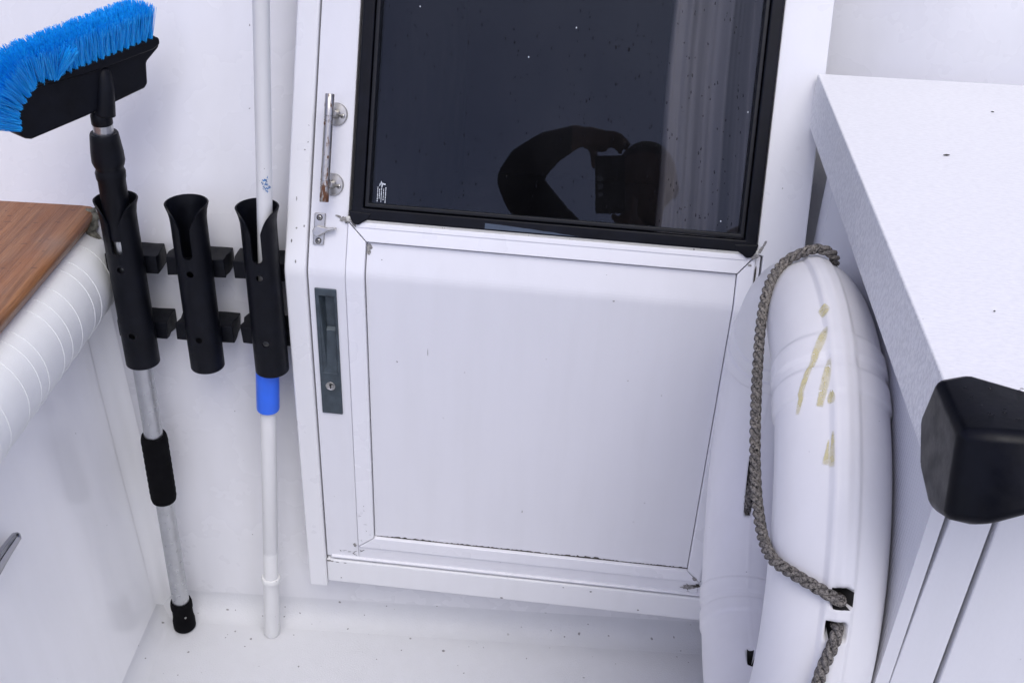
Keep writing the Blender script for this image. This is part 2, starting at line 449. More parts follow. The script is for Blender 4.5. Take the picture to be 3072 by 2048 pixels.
# bulkhead: cove, vertical face, knuckle, raked upper face; open behind the door
prof = []
RC = 0.042
for i in range(9):
    a = pi / 2 * i / 8
    prof.append((-RC + RC * sin(a) - 0.0, RC - RC * cos(a) - 0.0006))
prof += [(0.0, 0.17), (0.0, WFOLD - 0.012), (0.0012, WFOLD - 0.005), (0.0045, WFOLD + 0.006), (0.0045 + 0.3 * tan(RK), WFOLD + 0.306), (0.0045 + 1.25 * tan(RK), WFOLD + 1.256)]
svals = [-1.0, -0.8, -0.6, -0.4, -0.2, 0.014, 0.35, 0.6936, 1.0, 1.4, 1.9]
V = []; F = []
for s in svals:
    for t, z in prof: V.append(wp(s, t, z))
n = len(prof)
for i in range(len(svals) - 1):
    for j in range(n - 1):
        if 0.014 <= svals[i] < 0.69 and prof[j][1] >= 0.169: continue
        F.append((i * n + j, i * n + j + 1, (i + 1) * n + j + 1, (i + 1) * n + j))
me = mesh('bulkhead_wall', V, F)
bw = tag(link('bulkhead_wall', me, 'wall', smooth=True), 'white fibreglass cabin bulkhead behind the rod holders and around the door', 'wall')
bw.data.materials.append(MT['floor'])
for p in bw.data.polygons:
    if p.center.z < 0.0415: p.material_index = 1
sol = bw.modifiers.new('solid', 'SOLIDIFY'); sol.thickness = 0.012; sol.offset = 1

# dark cabin interior behind the door
V = []; F = []
x0, x1 = -0.409, 0.268
sec = [(0.040, 0.16), (0.040, ZF), (0.040 + 1.2 * tan(RK), ZF + 1.2), (1.7, ZF + 1.2), (1.7, 0.16)]
for x in (x0, x1):
    for y, z in sec: V.append((x, y, z))
F = [(0, 1, 2, 3, 4), (9, 8, 7, 6, 5), (2, 7, 8, 3), (3, 8, 9, 4), (4, 9, 5, 0)]
ci = link('cabin_interior', mesh('cabin_interior', V, F), 'dark'); ci['kind'] = 'structure'

# cockpit side (left), swept along the boat
SV = []; SF = []
sprof = []
RS = 0.035
for i in range(9):
    a = pi / 2 * i / 8
    sprof.append((-0.292 + RS - RS * sin(a), RS - RS * cos(a) - 0.0006))
sprof = sprof + [(-0.296, 0.15), (-0.304, 0.32), (-0.312, 0.50), (-0.318, 0.66), (-0.318, 0.752), (-0.60, 0.752)]
sprof[8] = (-0.292, RS - 0.0006)
tv = [0.0, -0.15, -0.4, -0.8, -1.4, -2.2, -3.0]
for t in tv:
    for s, z in sprof: SV.append(wp(s, t + 0.004, z))
n = len(sprof)
for i in range(len(tv) - 1):
    for j in range(n - 1):
        SF.append((i * n + j, (i + 1) * n + j, (i + 1) * n + j + 1, i * n + j + 1))
sw = empty('side_wall', 'white gelcoat cockpit side panel below the padded bolster', 'wall')
o = link('inner_panel', fix(mesh('inner_panel', SV, SF)), 'side', sw, True)
o.data.materials.append(MT['floor'])
for p in o.data.polygons:
    if p.center.z < 0.026: p.material_index = 1
# soft vertical corner between side and bulkhead
V = []; F = []
RF = 0.030
zs = [0.004, 0.15, 0.32, 0.50, 0.66, 0.745]
sx = [-0.292, -0.296, -0.304, -0.312, -0.318, -0.318]
for z, s0 in zip(zs, sx):
    for i in range(9):
        a = pi / 2 * i / 8
        V.append(wp(s0 + RF - RF * cos(a) + 0.0006, -RF + RF * sin(a) - 0.0006, z))
for j in range(len(zs) - 1):
    for i in range(8): F.append((j * 9 + i, j * 9 + i + 1, (j + 1) * 9 + i + 1, (j + 1) * 9 + i))
link('corner_fillet', mesh('corner_fillet', V, F), 'side', sw, True)

rf = tag(bev(link('shade_overhang', box_me('shade_overhang', -1.6, 1.9, -0.06, 1.9, 2.10, 2.16), 'wall'), 0.02, 3), 'unseen white overhang added to shade the upper walls, above the picture', 'roof')  # added out of view to darken the raked upper bulkhead and jambs

# ================================================================== DOOR FRAME
dfm = empty('door_frame', 'white painted door frame with folded jambs and scuffed sill', 'door frame')
o = bev(link('jamb', slab('jamb', -0.4252, -0.3945, -0.6032, 0.95, -0.075, 0.004), 'frame', dfm), 0.006, 3)
lo = [[(0.2250, -0.59), (0.2785, -0.59), (0.2785, 0.0), (0.2250, 0.0)], [(0.2250, 0.0), (0.2785, 0.0), (0.2785, 0.074), (0.2250, 0.074)],
      [(0.2250, 0.074), (0.2785, 0.074), (0.2785, 0.95), (0.2250, 0.95)], [(0.2160, 0.074), (0.2250, 0.074), (0.2250, 0.95), (0.2160, 0.95)]]
o = bev(link('jamb', poly_slab('jamb_b', lo, -0.105, 0.003), 'frame', dfm), 0.002, 2)
bev(link('sill', box_me('sill', -0.3937, 0.2785, -0.004, 0.12, 0.1466, 0.1970), 'frame', dfm), 0.004, 3)

# ================================================================== CABIN DOOR
door = empty('cabin_door', 'white sliding cabin door with dark tinted window above a plain panel', 'door', loc=(0, 0, 0))
XL, XR, QB, QT = -0.3925, 0.2226, -0.5345, 0.85
SXR = -0.3396
ph0, ph1, pk0, pk1 = -0.3790, -0.3565, -0.1670, -0.0365
bev(link('stile', poly_slab('stile', [[(XL, QB), (SXR, QB), (SXR, pk0), (ph1, pk0), (ph0, pk0), (XL, pk0)], [(XL, pk0), (ph0, pk0), (ph0, pk1), (XL, pk1)], [(ph1, pk0), (SXR, pk0), (SXR, pk1), (ph1, pk1)],
    [(XL, pk1), (ph0, pk1), (ph1, pk1), (SXR, pk1), (SXR, 0.0), (XL, 0.0)], [(XL, 0.0), (SXR, 0.0), (SXR, QT), (XL, QT)]], -0.03, 0.0), 'door', door), 0.0013)
link('dark_backing', slab('dark_backing', -0.345, 0.2165, QB + 0.01, 0.0760, -0.028, -0.0215), 'void', door)  # near-black slab added so gaps round the panel look deep in shade
bev(link('stile', slab('stile_b', 0.2160, XR, QB, 0.073, -0.03, -0.001), 'door', door), 0.0008)
bev(link('bottom_rail', slab('bottom_rail', -0.3394, 0.2158, QB, -0.5074, -0.03, 0.0), 'door', door), 0.0018, 2)
bev(link('drip_lip', slab('drip_lip', -0.385, 0.2226, QB - 0.0005, QB + 0.0035, -0.01, 0.004), 'trim', door), 0.0012, 2)
link('lower_panel', slab('lower_panel', -0.3113, 0.1928, -0.4828, 0.0459, -0.02, -0.0035), 'door', door)
# mitred trim around the lower panel
xo0, xi0, xi1, xo1 = -0.3388, -0.3127, 0.1940, 0.2157
qo0, qi0, qi1, qo1 = -0.5065, -0.4842, 0.0471, 0.0728
g = 0.0009
def trim(name, loops): bev(link('trim_strip', poly_slab(name, loops, -0.012, 0.0028), 'trim', door), 0.0012, 2)
trim('trim_l', [[(xo0, qo0 + g), (xi0, qi0 + g), (xi0, 0.0), (xo0, 0.0)], [(xo0, 0.0), (xi0, 0.0), (xi0, qi1 - g), (xo0, qo1 - g)]])
trim('trim_r', [[(xi1, qi0 + g), (xo1, qo0 + g), (xo1, 0.0), (xi1, 0.0)], [(xi1, 0.0), (xo1, 0.0), (xo1, qo1 - g), (xi1, qi1 - g)]])
trim('trim_b', [[(xo0 + g, qo0), (xo1 - g, qo0), (xi1 - g, qi0), (xi0 + g, qi0)]])
trim('trim_t', [[(xi0 + g, qi1), (xi1 - g, qi1), (xo1 - g, qo1), (xo0 + g, qo1)]])
# fine step on the upper trim and the sealant bead under the window
bev(link('trim_step', slab('trim_step', xo0 + 0.014, xo1 - 0.012, 0.0660, 0.0735, 0.0, 0.0042), 'trim', door), 0.0008, 2)
V = []; F = []
nx = 160
for i in range(nx + 1):
    x = xo0 - 0.002 + (xo1 - xo0 + 0.004) * i / nx
    w = noise.noise(Vector((x * 60, 3, 0))) * 0.0012
    top = 0.0805; bot = 0.0728 + w
    V += [dp(x, bot, 0.0030), dp(x, (top + bot) / 2, 0.0062 + 0.4 * w), dp(x, top, 0.0062)]
for i in range(nx):
    for j in range(2): F.append((i * 3 + j, (i + 1) * 3 + j, (i + 1) * 3 + j + 1, i * 3 + j + 1))
link('sealant_bead', mesh('sealant_bead', V, F), 'sealant', door, True)
# window frame
wx0, wx1, wq0, wq1 = -0.3345, 0.2145, 0.0768, 0.83
fw = 0.0165; fb = 0.0165
win = link('window_frame', poly_slab('window_frame', [[(wx0, wq0), (wx0 + fw, wq0 + fb), (wx0 + fw, wq1 - fb), (wx0, wq1)],
    [(wx1 - fw, wq0 + fb), (wx1, wq0), (wx1, wq1), (wx1 - fw, wq1 - fb)],
    [(wx0, wq0), (wx1, wq0), (wx1 - fw, wq0 + fb), (wx0 + fw, wq0 + fb)],
    [(wx0 + fw, wq1 - fb), (wx1 - fw, wq1 - fb), (wx1, wq1), (wx0, wq1)]], -0.02, 0.008), 'rubber', door)
bev(win, 0.0025, 3)
ix0, ix1, iq0, iq1 = wx0 + fw + 0.0012, wx1 - fw - 0.0012, wq0 + fb + 0.0012, wq1 - fb
gw = 0.006
bev(link('gasket', poly_slab('gasket', [[(ix0, iq0), (ix0 + gw, iq0 + gw), (ix0 + gw, iq1 - gw), (ix0, iq1)],
    [(ix1 - gw, iq0 + gw), (ix1, iq0), (ix1, iq1), (ix1 - gw, iq1 - gw)],
    [(ix0, iq0), (ix1, iq0), (ix1 - gw, iq0 + gw), (ix0 + gw, iq0 + gw)],
    [(ix0 + gw, iq1 - gw), (ix1 - gw, iq1 - gw), (ix1, iq1), (ix0, iq1)]], -0.02, 0.0066), 'gasket', win), 0.0015, 2)
glass = link('window_pane', slab('window_pane', ix0 + 0.002, ix1 - 0.002, iq0 + 0.002, iq1 - 0.002, -0.009, -0.004), 'glass', win)
# drooping frame corners
for (cx, sg) in ((wx0 + 0.008, 1), (wx1 - 0.009, -1)):
    V = []; F = []
    outl = [(-0.012 * sg, 0.012), (0.022 * sg, 0.010), (0.016 * sg, 0.001), (0.008 * sg, -0.0035), (0.003 * sg, -0.0075), (-0.004 * sg, -0.006), (-0.0085 * sg, 0.0005)]
    if sg < 0: outl = outl[::-1]
    bev(link('corner_cap', poly_slab('corner_cap', [[(cx + u, wq0 + v) for u, v in outl]], 0.0, 0.0088), 'rubber', win), 0.002, 2)
# rain drops on the pane, the frame stays dry enough
def drop_mesh(name, items, flat=0.35, n=8):
    V = []; F = []
    for P, ux, uy, un, a, b in items:
        base = len(V)
        V.append(P + un * (flat * a))
        for ring, (rr, hh) in enumerate(((0.6, 0.78), (1.0, 0.0))):
            for k in range(n):
                an = 2 * pi * k / n
                w = 1.0 + (0.25 * sin(an) if ring else 0.0)
                V.append(P + ux * (a * rr * cos(an) / w) + uy * (b * rr * sin(an)) + un * (flat * a * hh))
        for k in range(n):
            F.append((base, base + 1 + k, base + 1 + (k + 1) % n))
            F.append((base + 1 + k, base + 1 + n + k, base + 1 + n + (k + 1) % n, base + 1 + (k + 1) % n))
    return mesh(name, V, F)
items = []
nU = Vector((0, -CR, SR)); qU = Vector((0, SR, CR))
for i in range(480):
    x = random.uniform(ix0 + 0.01, ix1 - 0.01); q = random.uniform(iq0 + 0.01, 0.48)
    if random.random() < 0.3: x = random.uniform(-0.05, ix1 - 0.01)
    a = random.uniform(0.0004, 0.0009); b = a * random.uniform(1.3, 3.6)
    tl = random.uniform(-0.25, 0.1)
    items.append((dp(x, q, -0.004), Vector((1, 0, 0)) + qU * -tl, qU + Vector((tl, 0, 0)), nU, a, b))
o = link('rain_drops', drop_mesh('rain_drops', items), 'drop', win, True); o['kind'] = 'stuff'
# white salt specks on the pane
items = []
for x, q in ((-0.26, 0.365), (-0.05, 0.352), (-0.285, 0.40), (0.185, 0.26), (0.165, 0.115), (-0.11, 0.31)):
    items.append((dp(x, q, -0.0038), Vector((1, 0, 0)), qU, nU, 0.0008, 0.0012))
o = link('salt_speck', drop_mesh('salt_speck', items), 'print', win); o['kind'] = 'stuff'
# maker's mark etched low on the pane: a bird and five upright lines of small type
V = []; F = []
def qd(x0_, x1_, q0_, q1_):
    b = len(V); V.extend([dp(x0_, q0_, -0.0037), dp(x1_, q0_, -0.0037), dp(x1_, q1_, -0.0037), dp(x0_, q1_, -0.0037)]); F.append((b, b + 1, b + 2, b + 3))
rr = random.Random(5)
for i, (x, qa, qb) in enumerate(((-0.3018, 0.0990, 0.1180), (-0.2993, 0.1030, 0.1165), (-0.2966, 0.0985, 0.1185), (-0.2937, 0.1015, 0.1170), (-0.2908, 0.0980, 0.1195))):
    q = qa + 0.004
    while q < qb + 0.004:
        h = rr.uniform(0.0008, 0.0026); wv_ = rr.uniform(0.0008, 0.0013)
        qd(x - wv_ / 2, x + wv_ / 2, q, q + h); q += h + rr.uniform(0.0003, 0.0009)
def tri(pts):
    b = len(V); V.extend([dp(-0.2965 + u, 0.1265 + v, -0.0037) for u, v in pts]); F.append(tuple(range(b, b + len(pts))))
tri([(-0.004, 0.001), (0.005, -0.0005), (0.005, 0.0014), (0.001, 0.0022)]); tri([(-0.002, 0.001), (0.001, 0.0005), (-0.001, 0.005)]); tri([(-0.001, 0.000), (0.0015, 0.0), (0.0005, -0.0042)]); tri([(-0.004, -0.003), (-0.0015, -0.0005), (-0.003, 0.0005)])
link('etched_mark', mesh('etched_mark', V, F), 'print', win)
# curtain behind the pane
V = []; F = []
nu, nvv = 90, 24
for j in range(nvv + 1):
    z = 0.62 + (1.85 - 0.62) * j / nvv
    for i in range(nu + 1):
        u = i / nu
        x = 0.085 + 0.025 * (1.06 - z) * 1.0 + (1 - u) * 0.008 * noise.noise(Vector((0, z * 4, 9))) + u * (0.185 + 0.01 * sin(z * 4))
        w_ = u + 0.05 * noise.noise(Vector((u * 3, z * 1.2, 5)))
        y = 0.30 + (z - 0.7) * 0.33 + 0.075 * noise.noise(Vector((w_ * 5.0, z * 0.7, 1))) + 0.022 * noise.noise(Vector((w_ * 13, z * 1.1, 7))) + 0.005 * noise.noise(Vector((w_ * 34, z * 1.5, 3)))
        V.append((x, y, z))
for j in range(nvv):
    for i in range(nu):
        a = j * (nu + 1) + i; F.append((a, a + 1, a + nu + 2, a + nu + 1))
cu = tag(link('curtain', mesh('curtain', V, F), 'curtain', None, True), 'pale lilac gathered curtain hanging behind the dark window', 'curtain')
s_ = cu.modifiers.new('solid', 'SOLIDIFY'); s_.thickness = 0.001

# pull handle: steel bar on two round plates
hand = empty('pull_handle'); hand.parent = door
def on_up(name, me, mat, parent, x, q, d, smooth=True):
    """place a local mesh whose local +Z is out of the raked face and +Y is up it"""
    o = link(name, me, mat, parent, smooth)
    o.matrix_local = Matrix((Vector((1, 0, 0)), Vector((0, SR, CR)), Vector((0, -CR, SR)))).transposed().to_4x4() @ Matrix.Identity(4)
    o.location = dp(x, q, d)
    return o
def on_low(name, me, mat, parent, x, q, d, smooth=True):
    o = link(name, me, mat, parent, smooth)
    o.matrix_local = Matrix((Vector((1, 0, 0)), Vector((0, 0, 1)), Vector((0, -1, 0)))).transposed().to_4x4()
    o.location = dp(x, q, d)
    return o
barL = 0.1425; br = 0.0062
pf = [(br * 0.92, 0), (br, 0.0006)]
for t0 in (0.021, 0.028, barL - 0.036, barL - 0.029):
    pf += [(br, t0 - 0.0006), (br * 0.90, t0 - 0.0003), (br * 0.90, t0 + 0.0003), (br, t0 + 0.0006)]
pf += [(br, barL - 0.0006), (br * 0.92, barL)]
bar = link('bar', lathe_me('bar', pf, 28), 'rusty', hand)
shade_auto(bar, 50)
bar.matrix_local = Matrix((Vector((1, 0, 0)), Vector((0, -CR, SR)).cross(Vector((0, 0, 0)) + Vector((1, 0, 0))) * 0 + Vector((0, CR, -SR)), Vector((0, SR, CR)))).transposed().to_4x4()
bar.location = dp(-0.367, 0.0975, 0.030)
rose = lathe_me('rose', [(0.0155, 0.0), (0.0155, 0.002), (0.0142, 0.0042), (0.0065, 0.0050), (0.0048, 0.009), (0.0048, 0.026)], 32)
cross_screw = None
def screw_me(name, r):
    bm = bmesh.new()
    for a, b in ((1, 0.22), (0.22, 1)): pass
    me_ = lathe_me(name, [(r, 0.0), (r, r * 0.15), (r * 0.75, r * 0.42), (r * 0.2, r * 0.5)], 16)
    bm.from_mesh(me_)
    bm.to_mesh(me_); bm.free(); return me_
scr = screw_me('screw', 0.0034)
def slot_me(name, r):
    V_ = []; F_ = []
    for a, b in ((r * 0.62, r * 0.13), (r * 0.13, r * 0.62)):
        s = len(V_); z0, z1 = r * 0.30, r * 0.53
        V_ += [(-a, -b, z0), (a, -b, z0), (a, b, z0), (-a, b, z0), (-a, -b, z1), (a, -b, z1), (a, b, z1), (-a, b, z1)]
        F_ += [(s + 4, s + 5, s + 6, s + 7), (s, s + 1, s + 5, s + 4), (s + 1, s + 2, s + 6, s + 5), (s + 2, s + 3, s + 7, s + 6), (s + 3, s, s + 4, s + 7)]
    return mesh(name, V_, F_)
slotm = slot_me('cross_slot', 0.0034)
for q in (0.2155, 0.1212):
    shade_auto(on_up('rose', rose, 'steel', hand, -0.3635, q, 0.0), 40)
    on_up('screw', scr, 'steel', hand, -0.3545, q - 0.002, 0.0042); on_up('screw_slot', slotm, 'void', hand, -0.3545, q - 0.002, 0.0044)
# latch: plate, two screws, thumb lever
lat = empty('thumb_latch'); lat.parent = door
bm = bmesh.new()
pl_ = poly_slab('latch_plate', [[(-0.3866, 0.0378), (-0.3712, 0.0378), (-0.3708, 0.0812), (-0.3862, 0.0812)]], 0.0, 0.0035)
bev(link('plate', pl_, 'steel', lat), 0.0012, 2)
ringm = lathe_me('screw_ring', [(0.0042, 0.0), (0.0042, 0.0006), (0.0030, 0.0007)], 20)
for q in (0.0752, 0.0432):
    on_up('screw_ring', ringm, 'grime', lat, -0.3787, q, 0.0036); on_up('screw', scr, 'steel', lat, -0.3787, q, 0.0038); on_up('screw_slot', slotm, 'void', lat, -0.3787, q, 0.0040)
lev = [(-0.0085, -0.001), (-0.0075, -0.006), (-0.0035, -0.0088), (0.000, -0.0082), (0.0045, -0.0050), (0.0115, -0.0005), (0.0235, 0.0035), (0.0237, 0.0058), (0.0115, 0.0045), (0.0045, 0.0052), (-0.002, 0.0065), (-0.0065, 0.0045)]
bev(link('lever', poly_slab('lever', [[(-0.3775 + u, 0.0575 + v) for u, v in lev]], 0.0032, 0.0115), 'steel', lat), 0.0022, 3)
# flush pull with keyhole
fp = empty('flush_pull'); fp.parent = door
px0, px1, pq0, pq1 = -0.3842, -0.3530, -0.2405, -0.0250
hx0, hx1, hq0, hq1 = -0.3785, -0.3570, -0.1665, -0.0370
ring = [[(px0, pq0), (px1, pq0), (hx1, hq0), (hx0, hq0)], [(px1, pq0), (px1, pq1), (hx1, hq1), (hx1, hq0)], [(px1, pq1), (px0, pq1), (hx0, hq1), (hx1, hq1)], [(px0, pq1), (px0, pq0), (hx0, hq0), (hx0, hq1)]]
bev(link('escutcheon', poly_slab('escutcheon', ring, -0.001, 0.0026), 'pull', fp), 0.0014, 2)
# recessed finger cup: sloped well
V = [dp(hx0, hq0, 0.0020), dp(hx1, hq0, 0.0020), dp(hx1, hq1, 0.0020), dp(hx0, hq1, 0.0020)]
w_ = [(hx0 + 0.005, hq0 + 0.010, -0.0005), (hx1 - 0.001, hq0 + 0.010, -0.0005), (hx1 - 0.002, -0.098, -0.006), (hx0 + 0.006, -0.098, -0.006), (hx1 - 0.002, -0.094, -0.011), (hx0 + 0.006, -0.094, -0.011), (hx1 - 0.002, hq1 - 0.004, -0.009), (hx0 + 0.006, hq1 - 0.004, -0.009)]
V += [dp(*p) for p in w_]
F = [(0, 1, 5, 4), (4, 5, 6, 7), (7, 6, 8, 9), (9, 8, 10, 11), (11, 10, 2, 3), (0, 4, 7, 9, 11, 3), (1, 2, 10, 8, 6, 5)]
link('finger_cup', fix(mesh('finger_cup', V, F)), 'pull', fp)
on_low('lock_barrel', lathe_me('lock_barrel', [(0.0072, 0.0), (0.0072, 0.0010), (0.0062, 0.0012), (0.0060, 0.0006), (0.001, 0.0007)], 28), 'steel', fp, -0.3690, -0.1895, 0.0026)
kh = [(0.0012 * cos(a) * 1.4, 0.0018 + 0.0016 * sin(a)) for a in [2 * pi * i / 12 for i in range(12)]]
on_low('keyhole', mesh('keyhole', [(u, v, 0.0012) for u, v in kh] + [(-0.0008, 0.001, 0.0012), (0.0008, 0.001, 0.0012), (0.0008, -0.0042, 0.0012), (-0.0008, -0.0042, 0.0012)], [tuple(range(12)), (12, 13, 14, 15)]), 'void', fp, -0.3690, -0.1895, 0.0030)

# flaked paint and packed grime on the leaf
def flake(cx, cq, w, h, d, seed, mat='flake', parent=door, name='flaked_paint', ang=0.0):
    r_ = random.Random(seed); pts = []
    nn = 22
    for i in range(nn):
        a = 2 * pi * i / nn
        k = 0.62 + 0.38 * r_.random()
        u = w * cos(a) * k; v = h * sin(a) * k
        pts.append((cx + u * cos(ang) - v * sin(ang), cq + u * sin(ang) + v * cos(ang)))
    V_ = [dp(cx, cq, d)] + [dp(x, q, d) for x, q in pts]
    me_ = mesh(name, V_, [(0, 1 + i, 1 + (i + 1) % nn) for i in range(nn)])
    return link(name, me_, mat, parent)
for i, (x, q, w, h, a, d) in enumerate(((-0.347, 0.0755, 0.006, 0.0035, 0.5, 0.0008), (-0.353, 0.0785, 0.0055, 0.002, -0.3, 0.0008), (-0.340, 0.0745, 0.007, 0.004, 0.1, 0.0036), (-0.331, 0.0700, 0.007, 0.0022, -0.8, 0.0040), (-0.325, 0.0755, 0.013, 0.0022, 0.0, 0.0072),
        (-0.3085, 0.0405, 0.0048, 0.0065, 0.2, -0.0030), (-0.309, 0.033, 0.004, 0.004, 0.4, -0.0030), (0.214, 0.0720, 0.007, 0.0035, 0.3, 0.0072), (0.2215, 0.0820, 0.0075, 0.0028, 1.1, 0.0036), (0.2255, 0.0905, 0.0055, 0.0022, 1.2, 0.0036), (0.2085, 0.0600, 0.003, 0.002, 0.0, 0.0034), (0.206, 0.0740, 0.009, 0.0020, 0.0, 0.0072),
        (0.207, -0.4990, 0.004, 0.006, 0.6, 0.0032), (0.200, -0.5200, 0.014, 0.006, 0.1, 0.0006), (-0.345, -0.505, 0.003, 0.005, 0.2, 0.0006), (0.033, -0.0065, 0.0018, 0.0012, 0.1, -0.0030))):
    flake(x, q, w, h, d, 40 + i, ang=a)
for i, (x, q, w, h) in enumerate(((-0.2245, -0.118, 0.0005, 0.0085), (0.065, -0.135, 0.0012, 0.0008), (-0.075, -0.40, 0.0008, 0.003), (0.115, -0.155, 0.001, 0.0007), (-0.29, 0.024, 0.0009, 0.0009), (0.02, 0.03, 0.0007, 0.0005))):
    flake(x, q, w, h, -0.0030, 200 + i, 'flake', door, 'scratch')
for i, (x, q, w, h) in enumerate(((0.212, -0.516, 0.008, 0.003), (0.2135, -0.5125, 0.004, 0.002), (0.2175, 0.045, 0.0016, 0.016), (0.2205, 0.030, 0.0016, 0.018), (-0.342, 0.0725, 0.002, 0.003))):
    flake(x, q, w, h, 0.0011 if x < 0.216 else 0.0002, 80 + i, 'grime', door, 'grime_patch')
r_ = random.Random(77)
for i in range(16):
    a_, b_ = (-0.350, -0.505) if i < 9 else (0.200, -0.512)
    flake(a_ + r_.gauss(0, 0.010), b_ + r_.gauss(0, 0.006) if i >= 9 else -0.5205 + r_.gauss(0, 0.005), r_.uniform(0.002, 0.006), r_.uniform(0.0003, 0.0007), 0.0006 if i < 9 else 0.0034, 300 + i, 'grime', door, 'grime_patch', r_.uniform(-1.2, 1.2))
for i in range(7):
    flake(-0.326 + r_.gauss(0, 0.004), -0.492 + 0.012 * i + r_.gauss(0, 0.003), r_.uniform(0.001, 0.004), r_.uniform(0.0003, 0.0006), 0.0034, 330 + i, 'flake', door, 'grime_patch', r_.uniform(-1.2, 1.2))
# grime line along the bottom of the lower panel
V = []; F = []
nn = 200
for i in range(nn + 1):
    x = xi0 + 0.004 + (xi1 - xi0 - 0.004) * i / nn
    k = 0.35 + 0.65 * max(0, noise.noise(Vector((x * 14, 1, 4))) + 0.35 + 0.3 * sin(i / nn * pi))
    h = max(0.0005, 0.0034 * k * (0.45 + 1.0 * random.random()))
    V += [dp(x, qi0 + 0.0002, -0.0031), dp(x, qi0 + h, -0.0031)]
for i in range(nn): F.append((2 * i, 2 * i + 2, 2 * i + 3, 2 * i + 1))
link('grime_line', mesh('grime_line', V, F), 'grime', door)
# strip of bluish film peeling on the lower frame
V = []; F = []
for i in range(31):
    u = i / 30; x = -0.150 + 0.128 * u
    top = 0.0865 - 0.0075 * u ** 1.3 + 0.0008 * noise.noise(Vector((u * 9, 2, 2)))
    V += [dp(x, 0.0790, 0.0083), dp(x, max(0.0791, top), 0.0083)]
for i in range(30): F.append((2 * i, 2 * i + 2, 2 * i + 3, 2 * i + 1))
MT['film'] = plain_mat('blue_film', (0.045, 0.065, 0.10), 0.5, 0, 0.15, 60)
link('peeling_film', mesh('peeling_film', V, F), 'film', win)
# chips on the sill and jambs
def chip_xz(x, z, y, w, h, seed, parent, mat='flake'):
    r_ = random.Random(seed); nn = 14
    V_ = [(x, y, z)] + [(x + w * cos(2 * pi * i / nn) * r_.uniform(.55, 1), y, z + h * sin(2 * pi * i / nn) * r_.uniform(.55, 1)) for i in range(nn)]
    link('paint_chip', mesh('paint_chip', V_, [(0, 1 + i, 1 + (i + 1) % nn) for i in range(nn)]), mat, parent)
for i, (x, z, w, h) in enumerate(((-0.389, 0.1945, 0.0045, 0.0025), (-0.384, 0.1935, 0.004, 0.0016), (-0.375, 0.1925, 0.0035, 0.0012), (-0.362, 0.1925, 0.003, 0.001), (-0.10, 0.1515, 0.004, 0.002), (0.045, 0.187, 0.0025, 0.002), (0.125, 0.157, 0.0022, 0.0022), (-0.37, 0.158, 0.0018, 0.0015), (0.0, 0.190, 0.002, 0.0012))):
    chip_xz(x, z, -0.0043, w, h, i, dfm)
for i, (x, q, w, h) in enumerate(((-0.410, 0.058, 0.0016, 0.0016), (-0.416, 0.040, 0.0012, 0.003), (-0.3995, 0.0615, 0.0012, 0.002), (-0.409, 0.012, 0.0014, 0.003), (-0.412, 0.098, 0.001, 0.004), (-0.404, 0.165, 0.0015, 0.001))):
    flake(x, q, w, h, 0.0043, 120 + i, 'flake', dfm, 'paint_chip')

# ================================================================== ROD HOLDERS
TR, TL, TTH = 0.0244, 0.262, 0.0024
def holder_mesh():
    cols = []
    A0 = 17.0
    base = [0, 4, 8, 11, 13.5, 15.2, 16.3, 16.9, 17.3, 18.5, 20, 22, 25, 28, 32, 36, 40, 45, 50, 56, 62, 70, 78, 86, 96, 106, 118, 130, 142, 155, 168, 180]
    angs = [-a for a in reversed(base[1:-1])] + base
    def ztop(a):
        a = abs(a)
        if a <= A0:
            return TL - 0.0745 + 0.0072 * (1 - sqrt(max(0, 1 - (a / A0) ** 2)))
        if a < 86:
            u = (a - A0) / (86 - A0)
            return TL - 0.031 * (1 - u) ** 2.6
        return TL
    def rad(z):
        u = max(0.0, (z - (TL - 0.030)) / 0.030); u = min(u, 1)
        return TR + 0.0050 * u * u * (0.6 + 0.4 * u)
    rows = 26
    V_ = []; F_ = []
    n_ = len(angs)
    for a in angs:
        zt = ztop(a)
        for j in range(rows + 1):
            u = j / rows
            z = zt * (u if u < 0.6 else u)
            an = radians(a)
            V_.append((rad(z) * sin(an), -rad(z) * cos(an), z))
    for i in range(n_):
        i2 = (i + 1) % n_
        for j in range(rows):
            F_.append((i * (rows + 1) + j, i2 * (rows + 1) + j, i2 * (rows + 1) + j + 1, i * (rows + 1) + j + 1))
    me_ = mesh('tube', V_, F_)
    o_ = bpy.data.objects.new('tmp', me_); COL.objects.link(o_)
    s = o_.modifiers.new('s', 'SOLIDIFY'); s.thickness = TTH; s.offset = -1
    cut = []
    for z in (TL - 0.097, 0.058):
        c_ = bpy.data.objects.new('cut', lathe_me('cut', [(0.0050, 0.0), (0.0050, 0.03)], 16, (0.0005, -0.036, z), (0.0005, 0.0, z))); COL.objects.link(c_)
        b = o_.modifiers.new('b', 'BOOLEAN'); b.operation = 'DIFFERENCE'; b.object = c_; b.solver = 'EXACT'; cut.append(c_)
    dg = bpy.context.evaluated_depsgraph_get()
    m2 = bpy.data.meshes.new_from_object(o_.evaluated_get(dg))
    for c_ in cut: bpy.data.objects.remove(c_)
    bpy.data.objects.remove(o_)
    m2.name = 'tube'
    m2.materials.clear(); m2.materials.append(MT['black'])
    return m2
tube_mesh = holder_mesh()
